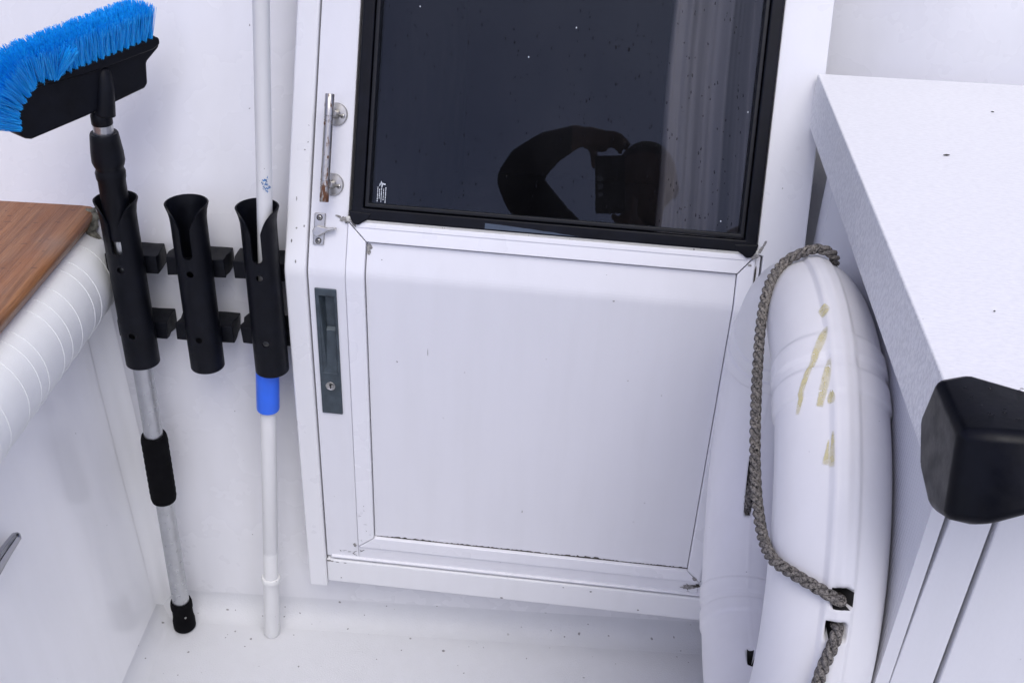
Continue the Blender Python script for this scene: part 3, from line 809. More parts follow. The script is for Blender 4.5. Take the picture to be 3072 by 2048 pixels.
def block_mesh(name, sl, sr, h, sd):
    """bracket block against the bulkhead, saddle side toward the tube; sawn ends a little ragged"""
    r_ = random.Random(sd); V_ = []; F_ = []
    dpt = 0.041
    ys = [0.0, -0.012, -0.024, -0.034, -dpt]
    nx_ = 6
    pts = {}
    def P(i, j, kz):
        x = sl + (sr - sl) * i / nx_
        if i in (0, nx_): x += r_.uniform(-0.0022, 0.0022)
        z = (h / 2 if kz else -h / 2) + (r_.uniform(-0.0006, 0.0006))
        return (x, ys[j] + (0.0 if 0 < i < nx_ else r_.uniform(-0.0012, 0.0012) * (1 if j else 0)), z)
    for i in range(nx_ + 1):
        for j in range(5):
            for kz in (0, 1):
                pts[(i, j, kz)] = len(V_); V_.append(P(i, j, kz))
    g_ = lambda i, j, kz: pts[(i, j, kz)]
    for i in range(nx_):
        for j in range(4):
            F_.append((g_(i, j, 1), g_(i, j + 1, 1), g_(i + 1, j + 1, 1), g_(i + 1, j, 1))); F_.append((g_(i, j, 0), g_(i + 1, j, 0), g_(i + 1, j + 1, 0), g_(i, j + 1, 0)))
        F_.append((g_(i, 4, 0), g_(i + 1, 4, 0), g_(i + 1, 4, 1), g_(i, 4, 1))); F_.append((g_(i, 0, 0), g_(i, 0, 1), g_(i + 1, 0, 1), g_(i + 1, 0, 0)))
    for i in (0, nx_):
        for j in range(4): F_.append((g_(i, j, 0), g_(i, j + 1, 0), g_(i, j + 1, 1), g_(i, j, 1)))
    return fix(mesh(name, V_, F_))
HL = ['black rod holder with the brush pole in it, nearest the teak board', 'empty black rod holder between the two that hold poles', 'black rod holder with the white pole in it, beside the door frame']
for i, xs in enumerate((-0.6465, -0.5505, -0.4550)):
    base = Vector((xs, 0, 0)); s_loc = (base - W0).dot(WX) / 1.0
    sx_ = (xs + 0.424) / cos(AW)
    p = wp(sx_, 0, 0)
    h = empty('rod_holder', HL[i], 'rod holder', 'rod holders on the bulkhead', wp(sx_ - 0.0035, -0.055, 0.568)); h.rotation_euler = (0, 0, AW)
    link('tube', tube_mesh, None, h, False)
    for zc, hh, sd in ((0.1555, 0.028, 1), (0.0465, 0.028, 2)):
        l, r = (-0.034, 0.038) if i == 0 else ((-0.044, 0.038) if i == 1 else (-0.046, 0.034))
        o = link('bracket_block', block_mesh('bracket_block', l, r, hh, sd + 10 * i), 'black', h); o.location = (0.0, 0.0545, zc)
        bev(o, 0.0008, 1)
shade = [p for p in tube_mesh.polygons]
bm = bmesh.new(); bm.from_mesh(tube_mesh)
bmesh.ops.remove_doubles(bm, verts=bm.verts, dist=1e-6)
for f_ in bm.faces: f_.smooth = True
for e in bm.edges:
    if len(e.link_faces) == 2 and e.calc_face_angle(0) > radians(38): e.smooth = False
bm.to_mesh(tube_mesh); bm.free()

# ================================================================== DECK BRUSH
A0 = Vector((-0.6570, -0.0075, 0.0)); A1 = Vector((-0.6435, -0.0205, 0.955)); AD = (A1 - A0).normalized()
brush = empty('deck_brush', 'deck brush with blue bristles on an aluminium pole standing in a rod holder', 'brush', None, A0)
brush.rotation_euler = AD.to_track_quat('Z', 'Y').to_euler()
bl = brush.matrix_basis.copy()
def ax(name, prof, mat, n=32, ang=40):
    o_ = link(name, lathe_me(name, prof, n), mat, brush); shade_auto(o_, ang); return o_
ax('pole', [(0.0143, 0.012), (0.0143, 0.80)], 'alu')
ax('foot_cap', [(0.0160, 0.0), (0.0190, 0.004), (0.0192, 0.020), (0.0176, 0.030), (0.0172, 0.046), (0.0185, 0.050), (0.0185, 0.060), (0.0172, 0.066), (0.0150, 0.066)], 'foam')
ax('foot_rivet', [(0.002, 0.0), (0.002, 0.001)], 'steel', 10).matrix_local = Matrix.Translation((-0.003, -0.0173, 0.040)) @ Matrix.Rotation(pi / 2, 4, 'X')
gp = [(0.0150, 0.296), (0.0190, 0.299), (0.0202, 0.306)]
for i in range(18): gp.append((0.0199 + 0.0006 * (i % 2), 0.312 + i * 0.0062))
gp += [(0.0200, 0.424), (0.0185, 0.430), (0.0150, 0.431)]
ax('foam_grip', gp, 'foam')
ax('locking_sleeve', [(0.0145, 0.775), (0.0180, 0.776), (0.0180, 0.860), (0.0192, 0.864), (0.0196, 0.872), (0.0180, 0.876), (0.0178, 0.879), (0.0196, 0.882), (0.0212, 0.888), (0.0208, 0.900), (0.0188, 0.919), (0.0181, 0.925), (0.0172, 0.927), (0.0128, 0.927)], 'black')
ax('inner_pole', [(0.0128, 0.90), (0.0128, 0.950)], 'alu')
ax('socket_ring', [(0.0128, 0.9385), (0.0134, 0.9395), (0.0134, 0.951), (0.0105, 0.956)], 'black')
# brush head: profile traced in the plane of the block (u along the block, v up)
PH = radians(60)
P0 = Vector((-0.643, -0.022, 0.97)); BU = Vector((cos(PH), sin(PH), 0)); BN = Vector((BU.y, -BU.x, 0))
head_p = [(-0.1134, -0.0100), (-0.1102, 0.0227), (-0.0832, 0.0455), (-0.0039, 0.0530), (0.0904, 0.0634), (0.0980, 0.0620), (0.1011, 0.0552), (0.1008, 0.0469), (0.0779, 0.0319), (0.0751, 0.0035), (0.0692, -0.0011), (0.0183, -0.0082), (-0.0227, -0.0139), (-0.1006, -0.0212), (-0.1100, -0.0175)]
def bp(u, v, w): return P0 + BU * u + Vector((0, 0, v)) + BN * w
V = []; F = []
nn = len(head_p)
for w in (0.004, -0.030):
    for u, v in head_p: V.append(bl.inverted() @ bp(u, v, w))
F = [tuple(range(nn)), tuple(range(2 * nn - 1, nn - 1, -1))] + [(i, i + nn, (i + 1) % nn + nn, (i + 1) % nn) for i in range(nn)]
hb = empty('brush_head'); hb.parent = brush
blk = bev(link('block', fix(mesh('block', V, F)), 'black', hb), 0.004, 3)
# ledge along the block under the bristles
V = []
led = [(-0.0865, 0.040), (-0.0832, 0.0458), (-0.0039, 0.0534), (0.0904, 0.0638), (0.0985, 0.0605), (0.0985, 0.052), (0.0870, 0.0475), (-0.0039, 0.0400)]
nn = len(led); V = []
for w in (0.009, -0.033):
    for u, v in led: V.append(bl.inverted() @ bp(u, v, w))
F = [tuple(range(nn)), tuple(range(2 * nn - 1, nn - 1, -1))] + [(i, i + nn, (i + 1) % nn + nn, (i + 1) % nn) for i in range(nn)]
bev(link('bristle_base', fix(mesh('bristle_base', V, F)), 'black', hb), 0.0035, 3)
nk = [bp(0.0150, 0.036, -0.004), bp(0.0130, 0.028, 0.000), bp(0.0100, 0.012, 0.003), bp(0.0060, -0.008, 0.0035), bp(0.0035, -0.020, 0.003)]
nk = [bl.inverted() @ p for p in catmull(nk, 6)]
rr_ = [0.0095 + 0.0040 * i / (len(nk) - 1) for i in range(len(nk))]
rr_[0] = 0.006; rr_[-1] = 0.0118
link('neck', tube_me('neck', nk, rr_, 20), 'black', hb, True)
# tufts: bundles of fine strands, a few shared meshes
def tuft_mesh(name, seed, ln=0.046):
    r_ = random.Random(seed); V_ = []; F_ = []
    for s in range(95):
        a = r_.uniform(0, 2 * pi); rad = 0.0036 * sqrt(r_.random())
        x, y = rad * cos(a), rad * sin(a)
        sx_, sy_ = x * 1.25 + r_.gauss(0, 0.0018), y * 1.25 + r_.gauss(0, 0.0018)
        l = ln * r_.uniform(0.90, 1.04); wv_ = r_.uniform(-0.0015, 0.0015)
        th = 0.00038; an = r_.uniform(0, pi); dx, dy = th * cos(an), th * sin(an)
        b = len(V_)
        for t in (0.0, 0.35, 0.7, 1.0):
            cx = x + sx_ * t + wv_ * sin(t * 3); cy = y + sy_ * t + wv_ * cos(t * 4)
            V_ += [(cx - dx, cy - dy, l * t), (cx + dx, cy + dy, l * t), (cx + dy, cy - dx, l * t)]
        for k in range(3):
            for c_ in range(3):
                F_.append((b + 3 * k + c_, b + 3 * k + (c_ + 1) % 3, b + 3 * k + 3 + (c_ + 1) % 3, b + 3 * k + 3 + c_))
    return mesh(name, V_, F_)
tufts = [tuft_mesh('bristle_tuft', s) for s in range(4)]
for tm in tufts: tm.materials.append(MT['bristle'])
spots = []
for i in range(19):
    u = 0.086 - i * 0.0094; v = 0.0535 + 0.110 * u * 1.0
    lean = radians(-2 - max(0, i - 6) * 1.1)
    spots.append((u, v, lean))
for i in range(4):
    t = (i + 0.5) / 4
    spots.append((-0.0845 - 0.026 * t, 0.0445 - 0.023 * t, radians(-24 - 28 * t)))
for i in range(3):
    t = (i + 0.5) / 3
    spots.append((-0.1112 - 0.002 * t, 0.0200 - 0.024 * t, radians(-54 - 10 * t)))
kk = 0
for (u, v, lean) in spots:
    for wi, w in enumerate((0.004, -0.008, -0.020)):
        jl = lean + random.gauss(0, 0.045); side = (0.22 if wi == 0 else (-0.20 if wi == 2 else 0.0)) + random.gauss(0, 0.05)
        zdir = (BU * sin(jl) + Vector((0, 0, 1)) * cos(jl) + BN * side).normalized()
        xdir = zdir.orthogonal().normalized(); ydir = zdir.cross(xdir)
        mw = Matrix((xdir, ydir, zdir)).transposed().to_4x4(); mw.translation = bp(u, v - 0.003, w)
        o = bpy.data.objects.new('bristle_tuft', tufts[kk % 4]); COL.objects.link(o); o.parent = hb
        o.matrix_local = bl.inverted() @ mw; kk += 1
# two bent tufts standing out in front
for (u, v, ln1, ln2) in ((-0.060, 0.046, -0.22, 0.40), (-0.058, 0.046, 0.38, 0.45)):
    zdir = (BU * sin(ln1) + Vector((0, 0, 1)) * cos(ln1) + BN * ln2).normalized(); xdir = zdir.orthogonal().normalized(); ydir = zdir.cross(xdir)
    mw = Matrix((xdir, ydir, zdir)).transposed().to_4x4(); mw.translation = bp(u, v, 0.009)
    o = bpy.data.objects.new('bristle_tuft', tufts[kk % 4]); COL.objects.link(o); o.parent = hb; o.matrix_local = bl.inverted() @ mw; kk += 1

# ================================================================== WHITE POLE
B0 = Vector((-0.502, -0.0015, 0.0)); B1 = Vector((-0.3925, -0.0015, 1.60))
pole = empty('boat_pole', 'white telescopic pole with a blue sleeve standing beside the door frame', 'pole', None, B0)
pole.rotation_euler = (B1 - B0).to_track_quat('Z', 'Y').to_euler()
def ax2(name, prof, mat, n=28, ang=40):
    o_ = link(name, lathe_me(name, prof, n), mat, pole); shade_auto(o_, ang); return o_
ax2('lower_tube', [(0.0122, 0.012), (0.0122, 0.198), (0.0119, 0.199), (0.0122, 0.200), (0.0122, 0.62), (0.0095, 0.625), (0.0078, 0.632), (0.0090, 0.640), (0.0078, 0.648), (0.0088, 0.660)], 'pole_white')
gp = [(0.0115, 0.0), (0.0132, 0.003)]
for i in range(30): gp.append((0.0131 + 0.0004 * (i % 2), 0.008 + i * 0.0040))
gp += [(0.0131, 0.130), (0.0160, 0.132), (0.0163, 0.136), (0.0150, 0.140), (0.0122, 0.141)]
ax2('end_grip', gp, 'pole_white')
ax2('blue_sleeve', [(0.0125, 0.494), (0.0168, 0.4945), (0.0172, 0.497), (0.0172, 0.605), (0.0125, 0.606)], 'blue_sleeve')
ax2('upper_tube', [(0.0105, 0.660), (0.0105, 1.60)], 'pole_white')
# smear of blue paint on the upper tube
V = []; F = []
r_ = random.Random(3)
fd = pole.rotation_euler.to_matrix().inverted() @ Vector((0.55, -0.83, 0.0)); fa = atan2(fd.y, fd.x)
for s in range(14):
    a0 = fa + radians(r_.uniform(-40, 10)); z0 = r_.uniform(0.852, 0.880); ln = r_.uniform(0.15, 0.7); w = r_.uniform(0.0003, 0.0014)
    b = len(V); nseg = 6
    for k in range(nseg + 1):
        a = a0 + ln * k / nseg; ww = w * sin(pi * (k + 0.4) / (nseg + 0.8)); zc = z0 + 0.004 * k / nseg * r_.uniform(-1, 1)
        V += [(0.0108 * cos(a), 0.0108 * sin(a), zc - ww), (0.0108 * cos(a), 0.0108 * sin(a), zc + ww)]
    for k in range(nseg): F.append((b + 2 * k, b + 2 * k + 2, b + 2 * k + 3, b + 2 * k + 1))
MT['smear'] = plain_mat('blue_smear', (0.02, 0.16, 0.40), 0.6, 0, 0.5, 200)
link('paint_smear', mesh('paint_smear', V, F), 'smear', pole)

# ================================================================== TEAK BOARD, BOLSTER, CLEAT
# board in boat frame: front edge at s = -0.300, back against the raked bulkhead
V = []; F = []
zt, zb = 0.781, 0.753
fr_prof = [(-0.62, zb), (-0.2975, zb), (-0.2955, zb + 0.002), (-0.2890, zb + 0.0145), (-0.2880, zb + 0.0205), (-0.2905, zt - 0.0030), (-0.2965, zt - 0.0006), (-0.310, zt), (-0.62, zt)]
tv = [0.030, -0.02, -0.10, -0.2, -0.35, -0.6, -1.0, -1.6, -2.6]
for t in tv:
    for s, z in fr_prof:
        tt = t + ((z - WFOLD) * tan(RK) if t == tv[0] else 0) - (0.012 if t == tv[0] else 0)
        V.append(Vector((s, tt, z)))
n = len(fr_prof)
for i in range(len(tv) - 1):
    for j in range(n): F.append((i * n + j, (i + 1) * n + j, (i + 1) * n + (j + 1) % n, i * n + (j + 1) % n))
F.append(tuple(range(n - 1, -1, -1))); F.append(tuple((len(tv) - 1) * n + j for j in range(n)))
tb = link('teak_board', fix(mesh('teak_board', V, F)), 'teak'); tb.location = W0; tb.rotation_euler = (0, 0, AW)
shade_auto(tb, 50)
tag(tb, 'wet brown teak board capping the cockpit side', 'board')
# old caulk at the board end
V = []; F = []
r_ = random.Random(9); rows = 12
for i in range(rows + 1):
    u = i / rows
    s = -0.2880 + 0.006 * noise.noise(Vector((u * 5, 0, 0))); z = 0.738 + 0.045 * u
    for j in range(4):
        V.append((s - 0.006 + 0.0042 * j - 0.003 * u + r_.uniform(-.0005, .0005), (z - WFOLD) * tan(RK) * (1 if z > WFOLD else 0) - 0.004 - 0.004 * (j in (1, 2)) + r_.uniform(-.0004, .0004) - 0.004 * (3 - j) * 0.6, z))
for i in range(rows):
    for j in range(3): F.append((i * 4 + j, i * 4 + j + 1, (i + 1) * 4 + j + 1, (i + 1) * 4 + j))
MT['caulk'] = plain_mat('mouldy_caulk', (0.16, 0.155, 0.12), 0.8, 0, 0.7, 160, 300, 0.6)
link('old_caulk', mesh('old_caulk', V, F), 'caulk', tb, True)

# bolster: quilted roll, cross-seams as welts
bol = empty('bolster', 'white vinyl padded roll with stitched ribs under the teak board', 'bolster', None, W0); bol.rotation_euler = (0, 0, AW)
CX, CZ, RX, RZ = -0.3070, 0.688, 0.0500, 0.0630
PIT = 0.0365; NSEG = 34
V = []; F = []; NA = 48
ts = []
for sgm in range(NSEG):
    for k in (0.0, 0.03, 0.10, 0.3, 0.5, 0.7, 0.90, 0.97): ts.append((sgm, k))
for sgm, k in ts:
    t = -0.004 - (sgm + k) * PIT
    puff = 0.0007
    for a in range(NA):
        an = 2 * pi * a / NA
        V.append((CX + (RX - 0.0007 + puff) * cos(an), t, CZ + (RZ - 0.0007 + puff) * sin(an)))
for i in range(len(ts) - 1):
    for a in range(NA): F.append((i * NA + a, (i + 1) * NA + a, (i + 1) * NA + (a + 1) % NA, i * NA + (a + 1) % NA))
F.append(tuple(range(NA))); F.append(tuple((len(ts) - 1) * NA + a for a in range(NA - 1, -1, -1)))
link('cover', fix(mesh('cover', V, F)), 'vinyl', bol, True)
V = []; F = []
for a in range(NA):
    an = 2 * pi * a / NA
    for k in range(6):
        b = 2 * pi * k / 6
        rr2 = 0.0005
        V.append((CX + (RX + 0.0002 + rr2 * cos(b)) * cos(an), rr2 * sin(b), CZ + (RZ + 0.0002 + rr2 * cos(b)) * sin(an)))
for a in range(NA):
    for k in range(6): F.append((a * 6 + k, ((a + 1) % NA) * 6 + k, ((a + 1) % NA) * 6 + (k + 1) % 6, a * 6 + (k + 1) % 6))
seam = mesh('seam_welt', V, F); seam.materials.append(MT['vinyl'])
for p in seam.polygons: p.use_smooth = True
for i in range(1, NSEG):
    o = bpy.data.objects.new('seam_welt', seam); COL.objects.link(o); o.parent = bol; o.location = (0, -0.004 - i * PIT + 0.0002, 0); o.rotation_euler = (random.uniform(-0.012, 0.012), 0, random.uniform(-0.02, 0.02))

# cleat on the side panel: horn tip shows at the picture's edge
cl = empty('cleat', 'chrome horn cleat on the cockpit side at the left edge', 'cleat', None, (-0.735, -0.43, 0.49))
hp = catmull([(0.030, -0.105, -0.012), (0.034, -0.07, -0.003), (0.034, -0.02, 0.0), (0.034, 0.03, 0.0), (0.034, 0.075, 0.003), (0.036, 0.112, 0.006)], 6)
rd = []
for i in range(len(hp)):
    u = abs(i / (len(hp) - 1) - 0.5) * 2; rd.append(0.0125 - 0.0062 * u)
rd[0] = 0.004; rd[-1] = 0.0035
link('horn', tube_me('horn', hp, rd, 16), 'chrome', cl, True)
for y in (-0.03, 0.03):
    link('leg', lathe_me('leg', [(0.014, 0.0), (0.010, 0.010), (0.009, 0.034)], 20, (0.004, y, 0), (0.034, y, 0)), 'chrome', cl, True)
bev(link('base', box_me('base', 0.000, 0.006, -0.055, 0.055, -0.014, 0.014), 'chrome', cl), 0.003, 2)

# ================================================================== CABINET
cab = empty('cabinet', 'white cabinet with a thick textured top to the right of the door', 'cabinet', None, (0, 0, 0))
ZC, TC = 1.029, 0.068
# top follows the bulkhead at the back
V = []
out = [(0.266, -0.612), (1.30, -0.612), (1.30, 0.172), (0.266, 0.117)]
for z in (ZC - TC, ZC):
    for x, y in out: V.append((x, y, z))
F = [(3, 2, 1, 0), (4, 5, 6, 7)] + [(i, (i + 1) % 4, (i + 1) % 4 + 4, i + 4) for i in range(4)]
ct = link('countertop', fix(mesh('countertop', V, F)), 'counter', cab)
ct.data.materials.append(MT['counter_edge'])
for p in ct.data.polygons:
    if abs(p.normal.z) < 0.5: p.material_index = 1
bev(ct, 0.0022, 2)
XC = 0.292; YF = -0.579; ZU = ZC - TC - 0.001
link('side_panel', box_me('side_panel', XC, XC + 0.012, YF, 0.006, 0.0, ZU), 'reeded', cab)
bev(link('corner_post', box_me('corner_post', XC + 0.001, XC + 0.03, 0.0150, 0.060, 0.0, ZU), 'cab', cab), 0.002, 2)
link('inner_carcass', box_me('inner_carcass', XC + 0.013, 1.28, YF + 0.024, 0.05, 0.002, ZU - 0.002), 'void', cab)
# front: stile with a wedge-shaped gap, then the cupboard front
V = []
for z, xl in ((0.0, 0.3046), (0.70, 0.3050), (0.80, 0.3065), (ZU, 0.3110)):
    V += [(xl, YF, z), (0.3425, YF, z), (0.3425, YF + 0.013, z), (xl, YF + 0.013, z)]
F = []
for j in range(3):
    for i in range(4): F.append((j * 4 + i, j * 4 + (i + 1) % 4, (j + 1) * 4 + (i + 1) % 4, (j + 1) * 4 + i))
F += [(3, 2, 1, 0), (12, 13, 14, 15)]
bev(link('front_stile', fix(mesh('front_stile', V, F)), 'cab', cab), 0.0012, 2)
bev(link('front_panel', box_me('front_panel', 0.3465, 0.90, YF - 0.001, YF + 0.013, 0.0, ZU), 'cab', cab), 0.0015, 2)
bev(link('front_panel', box_me('front_panel_b', 0.904, 1.29, YF - 0.001, YF + 0.013, 0.0, ZU), 'cab', cab), 0.0015, 2)
# dead fly and a crumb on the top
for (x, y, a, b, rz) in ((0.371, -0.137, 0.0042, 0.0014, 0.25), (0.460, 0.016, 0.0022, 0.0010, -0.2), (0.332, -0.478, 0.0012, 0.0008, 0.4)):
    me_ = lathe_me('fleck', [(0.05, -1.0), (0.6, -0.6), (1.0, 0.0), (0.6, 0.6), (0.05, 1.0)], 8)
    o = link('dirt_fleck', me_, 'grime', cab, True); o.scale = (b, b * 0.7, a); o.rotation_euler = (pi / 2, 0, pi / 2 + rz); o.location = (x, y, ZC + 0.0009)

# black moulded guard over the near corner of the top
gd = empty('corner_guard', 'black moulded plastic guard on the near corner of the cabinet top', 'corner guard', None, (0.262, -0.64, 1.0))
off = Vector((0.262, -0.64, 1.0))
secA = [(-0.594, 1.0335), (-0.664, 1.0360), (-0.688, 0.976), (-0.650, 0.9575), (-0.612, 0.9640), (-0.585, 0.9900)]
secB = [(-0.589, 1.0380), (-0.672, 1.0440), (-0.700, 0.986), (-0.664, 0.9600), (-0.616, 0.9660), (-0.582, 0.9920)]
secC = [(-0.606, 1.0385), (-0.672, 1.0460), (-0.702, 1.008), (-0.668, 0.9880), (-0.620, 0.9880), (-0.598, 1.0060)]
secD = [(-0.640, 1.0360), (-0.680, 1.0420), (-0.704, 1.018), (-0.676, 1.0060), (-0.645, 1.0060), (-0.632, 1.0160)]
V = []; F = []
for x, sec_ in ((0.258, secA), (0.281, secB), (0.318, secC), (0.420, secD)):
    for y, z in sec_: V.append(Vector((x, y, z)) - off)
for j in range(3):
    for i in range(6): F.append((j * 6 + i, j * 6 + (i + 1) % 6, (j + 1) * 6 + (i + 1) % 6, (j + 1) * 6 + i))
F += [tuple(range(5, -1, -1)), tuple(18 + i for i in range(6))]
bev(link('shell', fix(mesh('shell', V, F)), 'rubber', gd), 0.0072, 4, 20)
items = []
r_ = random.Random(2)
for i in range(46):
    x = r_.uniform(0.270, 0.40); fx = (x - 0.281) / (0.139); y = r_.uniform(-0.60 - 0.03 * max(0, fx), -0.66)
    z = 1.0395 + 0.006 * ((-0.60 - y) / 0.07)
    a = r_.uniform(0.0006, 0.0013)
    items.append((Vector((x, y, z)) - off, Vector((1, 0, 0)), Vector((0, 1, 0)), Vector((0, 0, 1)), a * 1.8, a))
o = link('rain_drops', drop_mesh('rain_drops_b', items), 'drop', gd, True); o['kind'] = 'stuff'

# ================================================================== LIFEBUOY
C0 = Vector((0.2389, -0.3142, 0.6442)); RM, RT = 0.250, 0.0528
buoy = empty('lifebuoy', 'white ring lifebuoy with a grey grab rope hanging against the cabinet', 'lifebuoy', None, C0)
def tpt(th, ph, extra=0.0):
    """point on the ring: th around the ring, ph round the tube (0 = outer rim, 180 = inner)"""
    t, p = radians(th), radians(ph)
    rho = RM + (RT + extra) * cos(p)
    return Vector(((RT + extra) * sin(p), rho * cos(t), rho * sin(t)))
def wrap(a): return (a + 180) % 360 - 180
SL = [(151.2, 3, 1.7, 9.0, 0.024), (156.7, 0, 1.6, 8.5, 0.024), (-29.0, -176, 11.5, 5.5, 0.022), (-99.5, -178, 4.5, 6, 0.02), (61.0, 0, 2.0, 10, 0.02), (66.5, 0, 2.0, 10, 0.02)]
def sst(e0, e1, x):
    u = min(1, max(0, (x - e0) / (e1 - e0))); return u * u * (3 - 2 * u)
def disp(th, ph):
    e = 0.0
    p = wrap(ph)
    # moulded rim band round the outside
    e += 0.0042 * (1 - sst(11, 15.5, abs(p))) + 0.0010 * (1 - sst(3.5, 5, abs(p)))
    e += 0.0008 * (1 - sst(0.3, 1.2, abs(wrap(p - 180))))
    for c in (110, 20, -70, -160):
        d_ = abs(wrap(th - c + 0.4))
        if d_ < 8: e += 0.0024 * (sst(1.0, 1.5, d_) - sst(6.3, 6.9, d_)) * (1 if abs(p) > 14 else 0.3)
    for (ct, cp, ht, hp_, dep) in SL:
        u = abs(wrap(th - ct)) / ht; v = abs(wrap(p - cp)) / hp_
        k = max(u, v) if (u ** 4 + v ** 4) > 0 else 0
        k = (u ** 6 + v ** 6) ** (1 / 6)
        if k < 1.25: e -= dep * (1 - sst(0.85, 1.05, k))
    return e
NT, NP = 720, 144
V = []; F = []
for i in range(NT):
    th = 360 * i / NT
    for j in range(NP):
        ph = 360 * j / NP
        V.append(tpt(th, ph, disp(th, ph)))
for i in range(NT):
    i2 = (i + 1) % NT
    for j in range(NP):
        j2 = (j + 1) % NP; F.append((i * NP + j, i2 * NP + j, i2 * NP + j2, i * NP + j2))
me = mesh('ring', V, F)
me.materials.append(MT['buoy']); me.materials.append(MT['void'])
bring = link('ring', me, None, buoy, True)
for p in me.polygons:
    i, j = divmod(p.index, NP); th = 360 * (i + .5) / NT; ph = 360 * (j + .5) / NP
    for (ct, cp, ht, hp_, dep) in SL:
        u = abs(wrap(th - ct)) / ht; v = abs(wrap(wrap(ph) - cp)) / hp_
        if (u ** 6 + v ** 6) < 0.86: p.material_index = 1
# yellow drips
def drip(pts, widths):
    V_ = []; F_ = []
    P = catmull([Vector((a, b, 0)) for a, b in pts], 6); W_ = catmull([Vector((w, 0, 0)) for w in widths], 6)
    for i, p in enumerate(P):
        t = (P[min(i + 1, len(P) - 1)] - P[max(i - 1, 0)])
        # scale degrees to metres so the width is even
        sth = radians(1) * RM * 1.2; sph = radians(1) * RT
        tm = Vector((t.x * sth, t.y * sph)).normalized(); nm = Vector((-tm.y, tm.x))
        w = W_[i].x
        for sgn in (-1.25, -0.7, 0, 0.7, 1.25):
            th = p.x + sgn * nm.x * w / sth; ph = p.y + sgn * nm.y * w / sph
            V_.append(tpt(th, ph, disp(th, ph) + 0.0006))
    for i in range(len(P) - 1):
        for k in range(4): F_.append((i * 5 + k, i * 5 + k + 1, (i + 1) * 5 + k + 1, (i + 1) * 5 + k))
    me_ = mesh('yellow_stain', V_, F_); at_ = me_.attributes.new('edge', 'FLOAT', 'POINT')
    for i in range(len(V_)):
        row, c_ = divmod(i, 5); e_ = min(1, min(row, len(P) - 1 - row) / 3 + 0.1); at_.data[i].value = (0.0, 0.7, 1.0, 0.7, 0.0)[c_] * e_
    link('yellow_stain', me_, 'stain', bring, True)
drip([(95.6, -12.5), (97.2, -13.0), (99.2, -13.6)], [0.0016, 0.0045, 0.0016])
drip([(101.8, -13.5), (104.9, -18.8), (108.5, -27.0), (112.4, -36.0), (116, -43), (119.8, -49)], [0.0018, 0.0036, 0.0030, 0.0026, 0.0026, 0.0020])
drip([(109.4, -13.5), (113.8, -18.0), (117.5, -23.5), (119.0, -25.5)], [0.0016, 0.0034, 0.0030, 0.0030])
drip([(116.0, -13.6), (117.3, -14.0), (118.6, -14.6)], [0.0008, 0.0030, 0.0026])
drip([(123.6, -13.2), (127, -13.8), (130.0, -14.4)], [0.0008, 0.0018, 0.0024])
drip([(125.0, -17.0), (127.6, -18.6), (129.6, -20.2)], [0.0006, 0.0018, 0.0028])

# grab rope: three laid strands
def rope(name, pts, rad=0.0056, pitch=0.029, parent=buoy, phase=0.0):
    P = catmull(pts, 14); rs = rad * 0.49
    # resample evenly
    acc = [0.0]
    for i in range(1, len(P)): acc.append(acc[-1] + (P[i] - P[i - 1]).length)
    step = 0.0016; nS = int(acc[-1] / step); Q = []; k = 0
    for i in range(nS + 1):
        s = i * step
        while k < len(acc) - 2 and acc[k + 1] < s: k += 1
        u = (s - acc[k]) / max(1e-9, acc[k + 1] - acc[k]); Q.append(P[k].lerp(P[k + 1], min(1, u)))
    root = empty(name); root.parent = parent
    up = None; fr_ = []
    for i in range(len(Q)):
        t = (Q[min(i + 1, len(Q) - 1)] - Q[max(i - 1, 0)]).normalized()
        if up is None: up = t.orthogonal().normalized()
        up = (up - t * up.dot(t)).normalized(); fr_.append((up.copy(), t.cross(up)))
    for st in range(3):
        pts_ = []
        for i, q in enumerate(Q):
            a = -2 * pi * (i * step) / pitch + 2 * pi * st / 3 + phase
            pts_.append(q + (fr_[i][0] * cos(a) + fr_[i][1] * sin(a)) * (rad * 0.55))
        link('strand', tube_me('strand', pts_, rs, 8), 'rope', root, True)
    return root
ab = [(0.262, -0.205, 0.900), (0.258, -0.222, 0.934), (0.250, -0.228, 0.946), (0.236, -0.226, 0.948), (0.222, -0.224, 0.941), (0.2045, -0.226, 0.928), (0.188, -0.257, 0.918), (0.180, -0.294, 0.896), (0.1765, -0.345, 0.864), (0.1745, -0.39, 0.842), (0.1745, -0.43, 0.818), (0.1765, -0.47, 0.797), (0.1795, -0.512, 0.790), (0.1845, -0.545, 0.795), (0.199, -0.566, 0.800), (0.219, -0.580, 0.799), (0.238, -0.584, 0.791), (0.243, -0.566, 0.776)]
rope('grab_rope', [Vector(p) - C0 for p in ab])
ab = [(0.240, -0.572, 0.763), (0.2405, -0.592, 0.766), (0.238, -0.602, 0.762), (0.235, -0.607, 0.751), (0.231, -0.612, 0.734), (0.229, -0.617, 0.714), (0.228, -0.622, 0.68), (0.230, -0.622, 0.62), (0.236, -0.612, 0.55), (0.239, -0.585, 0.49)]
rope('grab_rope', [Vector(p) - C0 for p in ab], phase=1.0)
rope('grab_rope', [tpt(-24, -176, -0.019), tpt(-28, -175, -0.010), tpt(-33, -174, -0.004), tpt(-37, -174, -0.006), tpt(-39.5, -174, -0.018)], rad=0.0058)

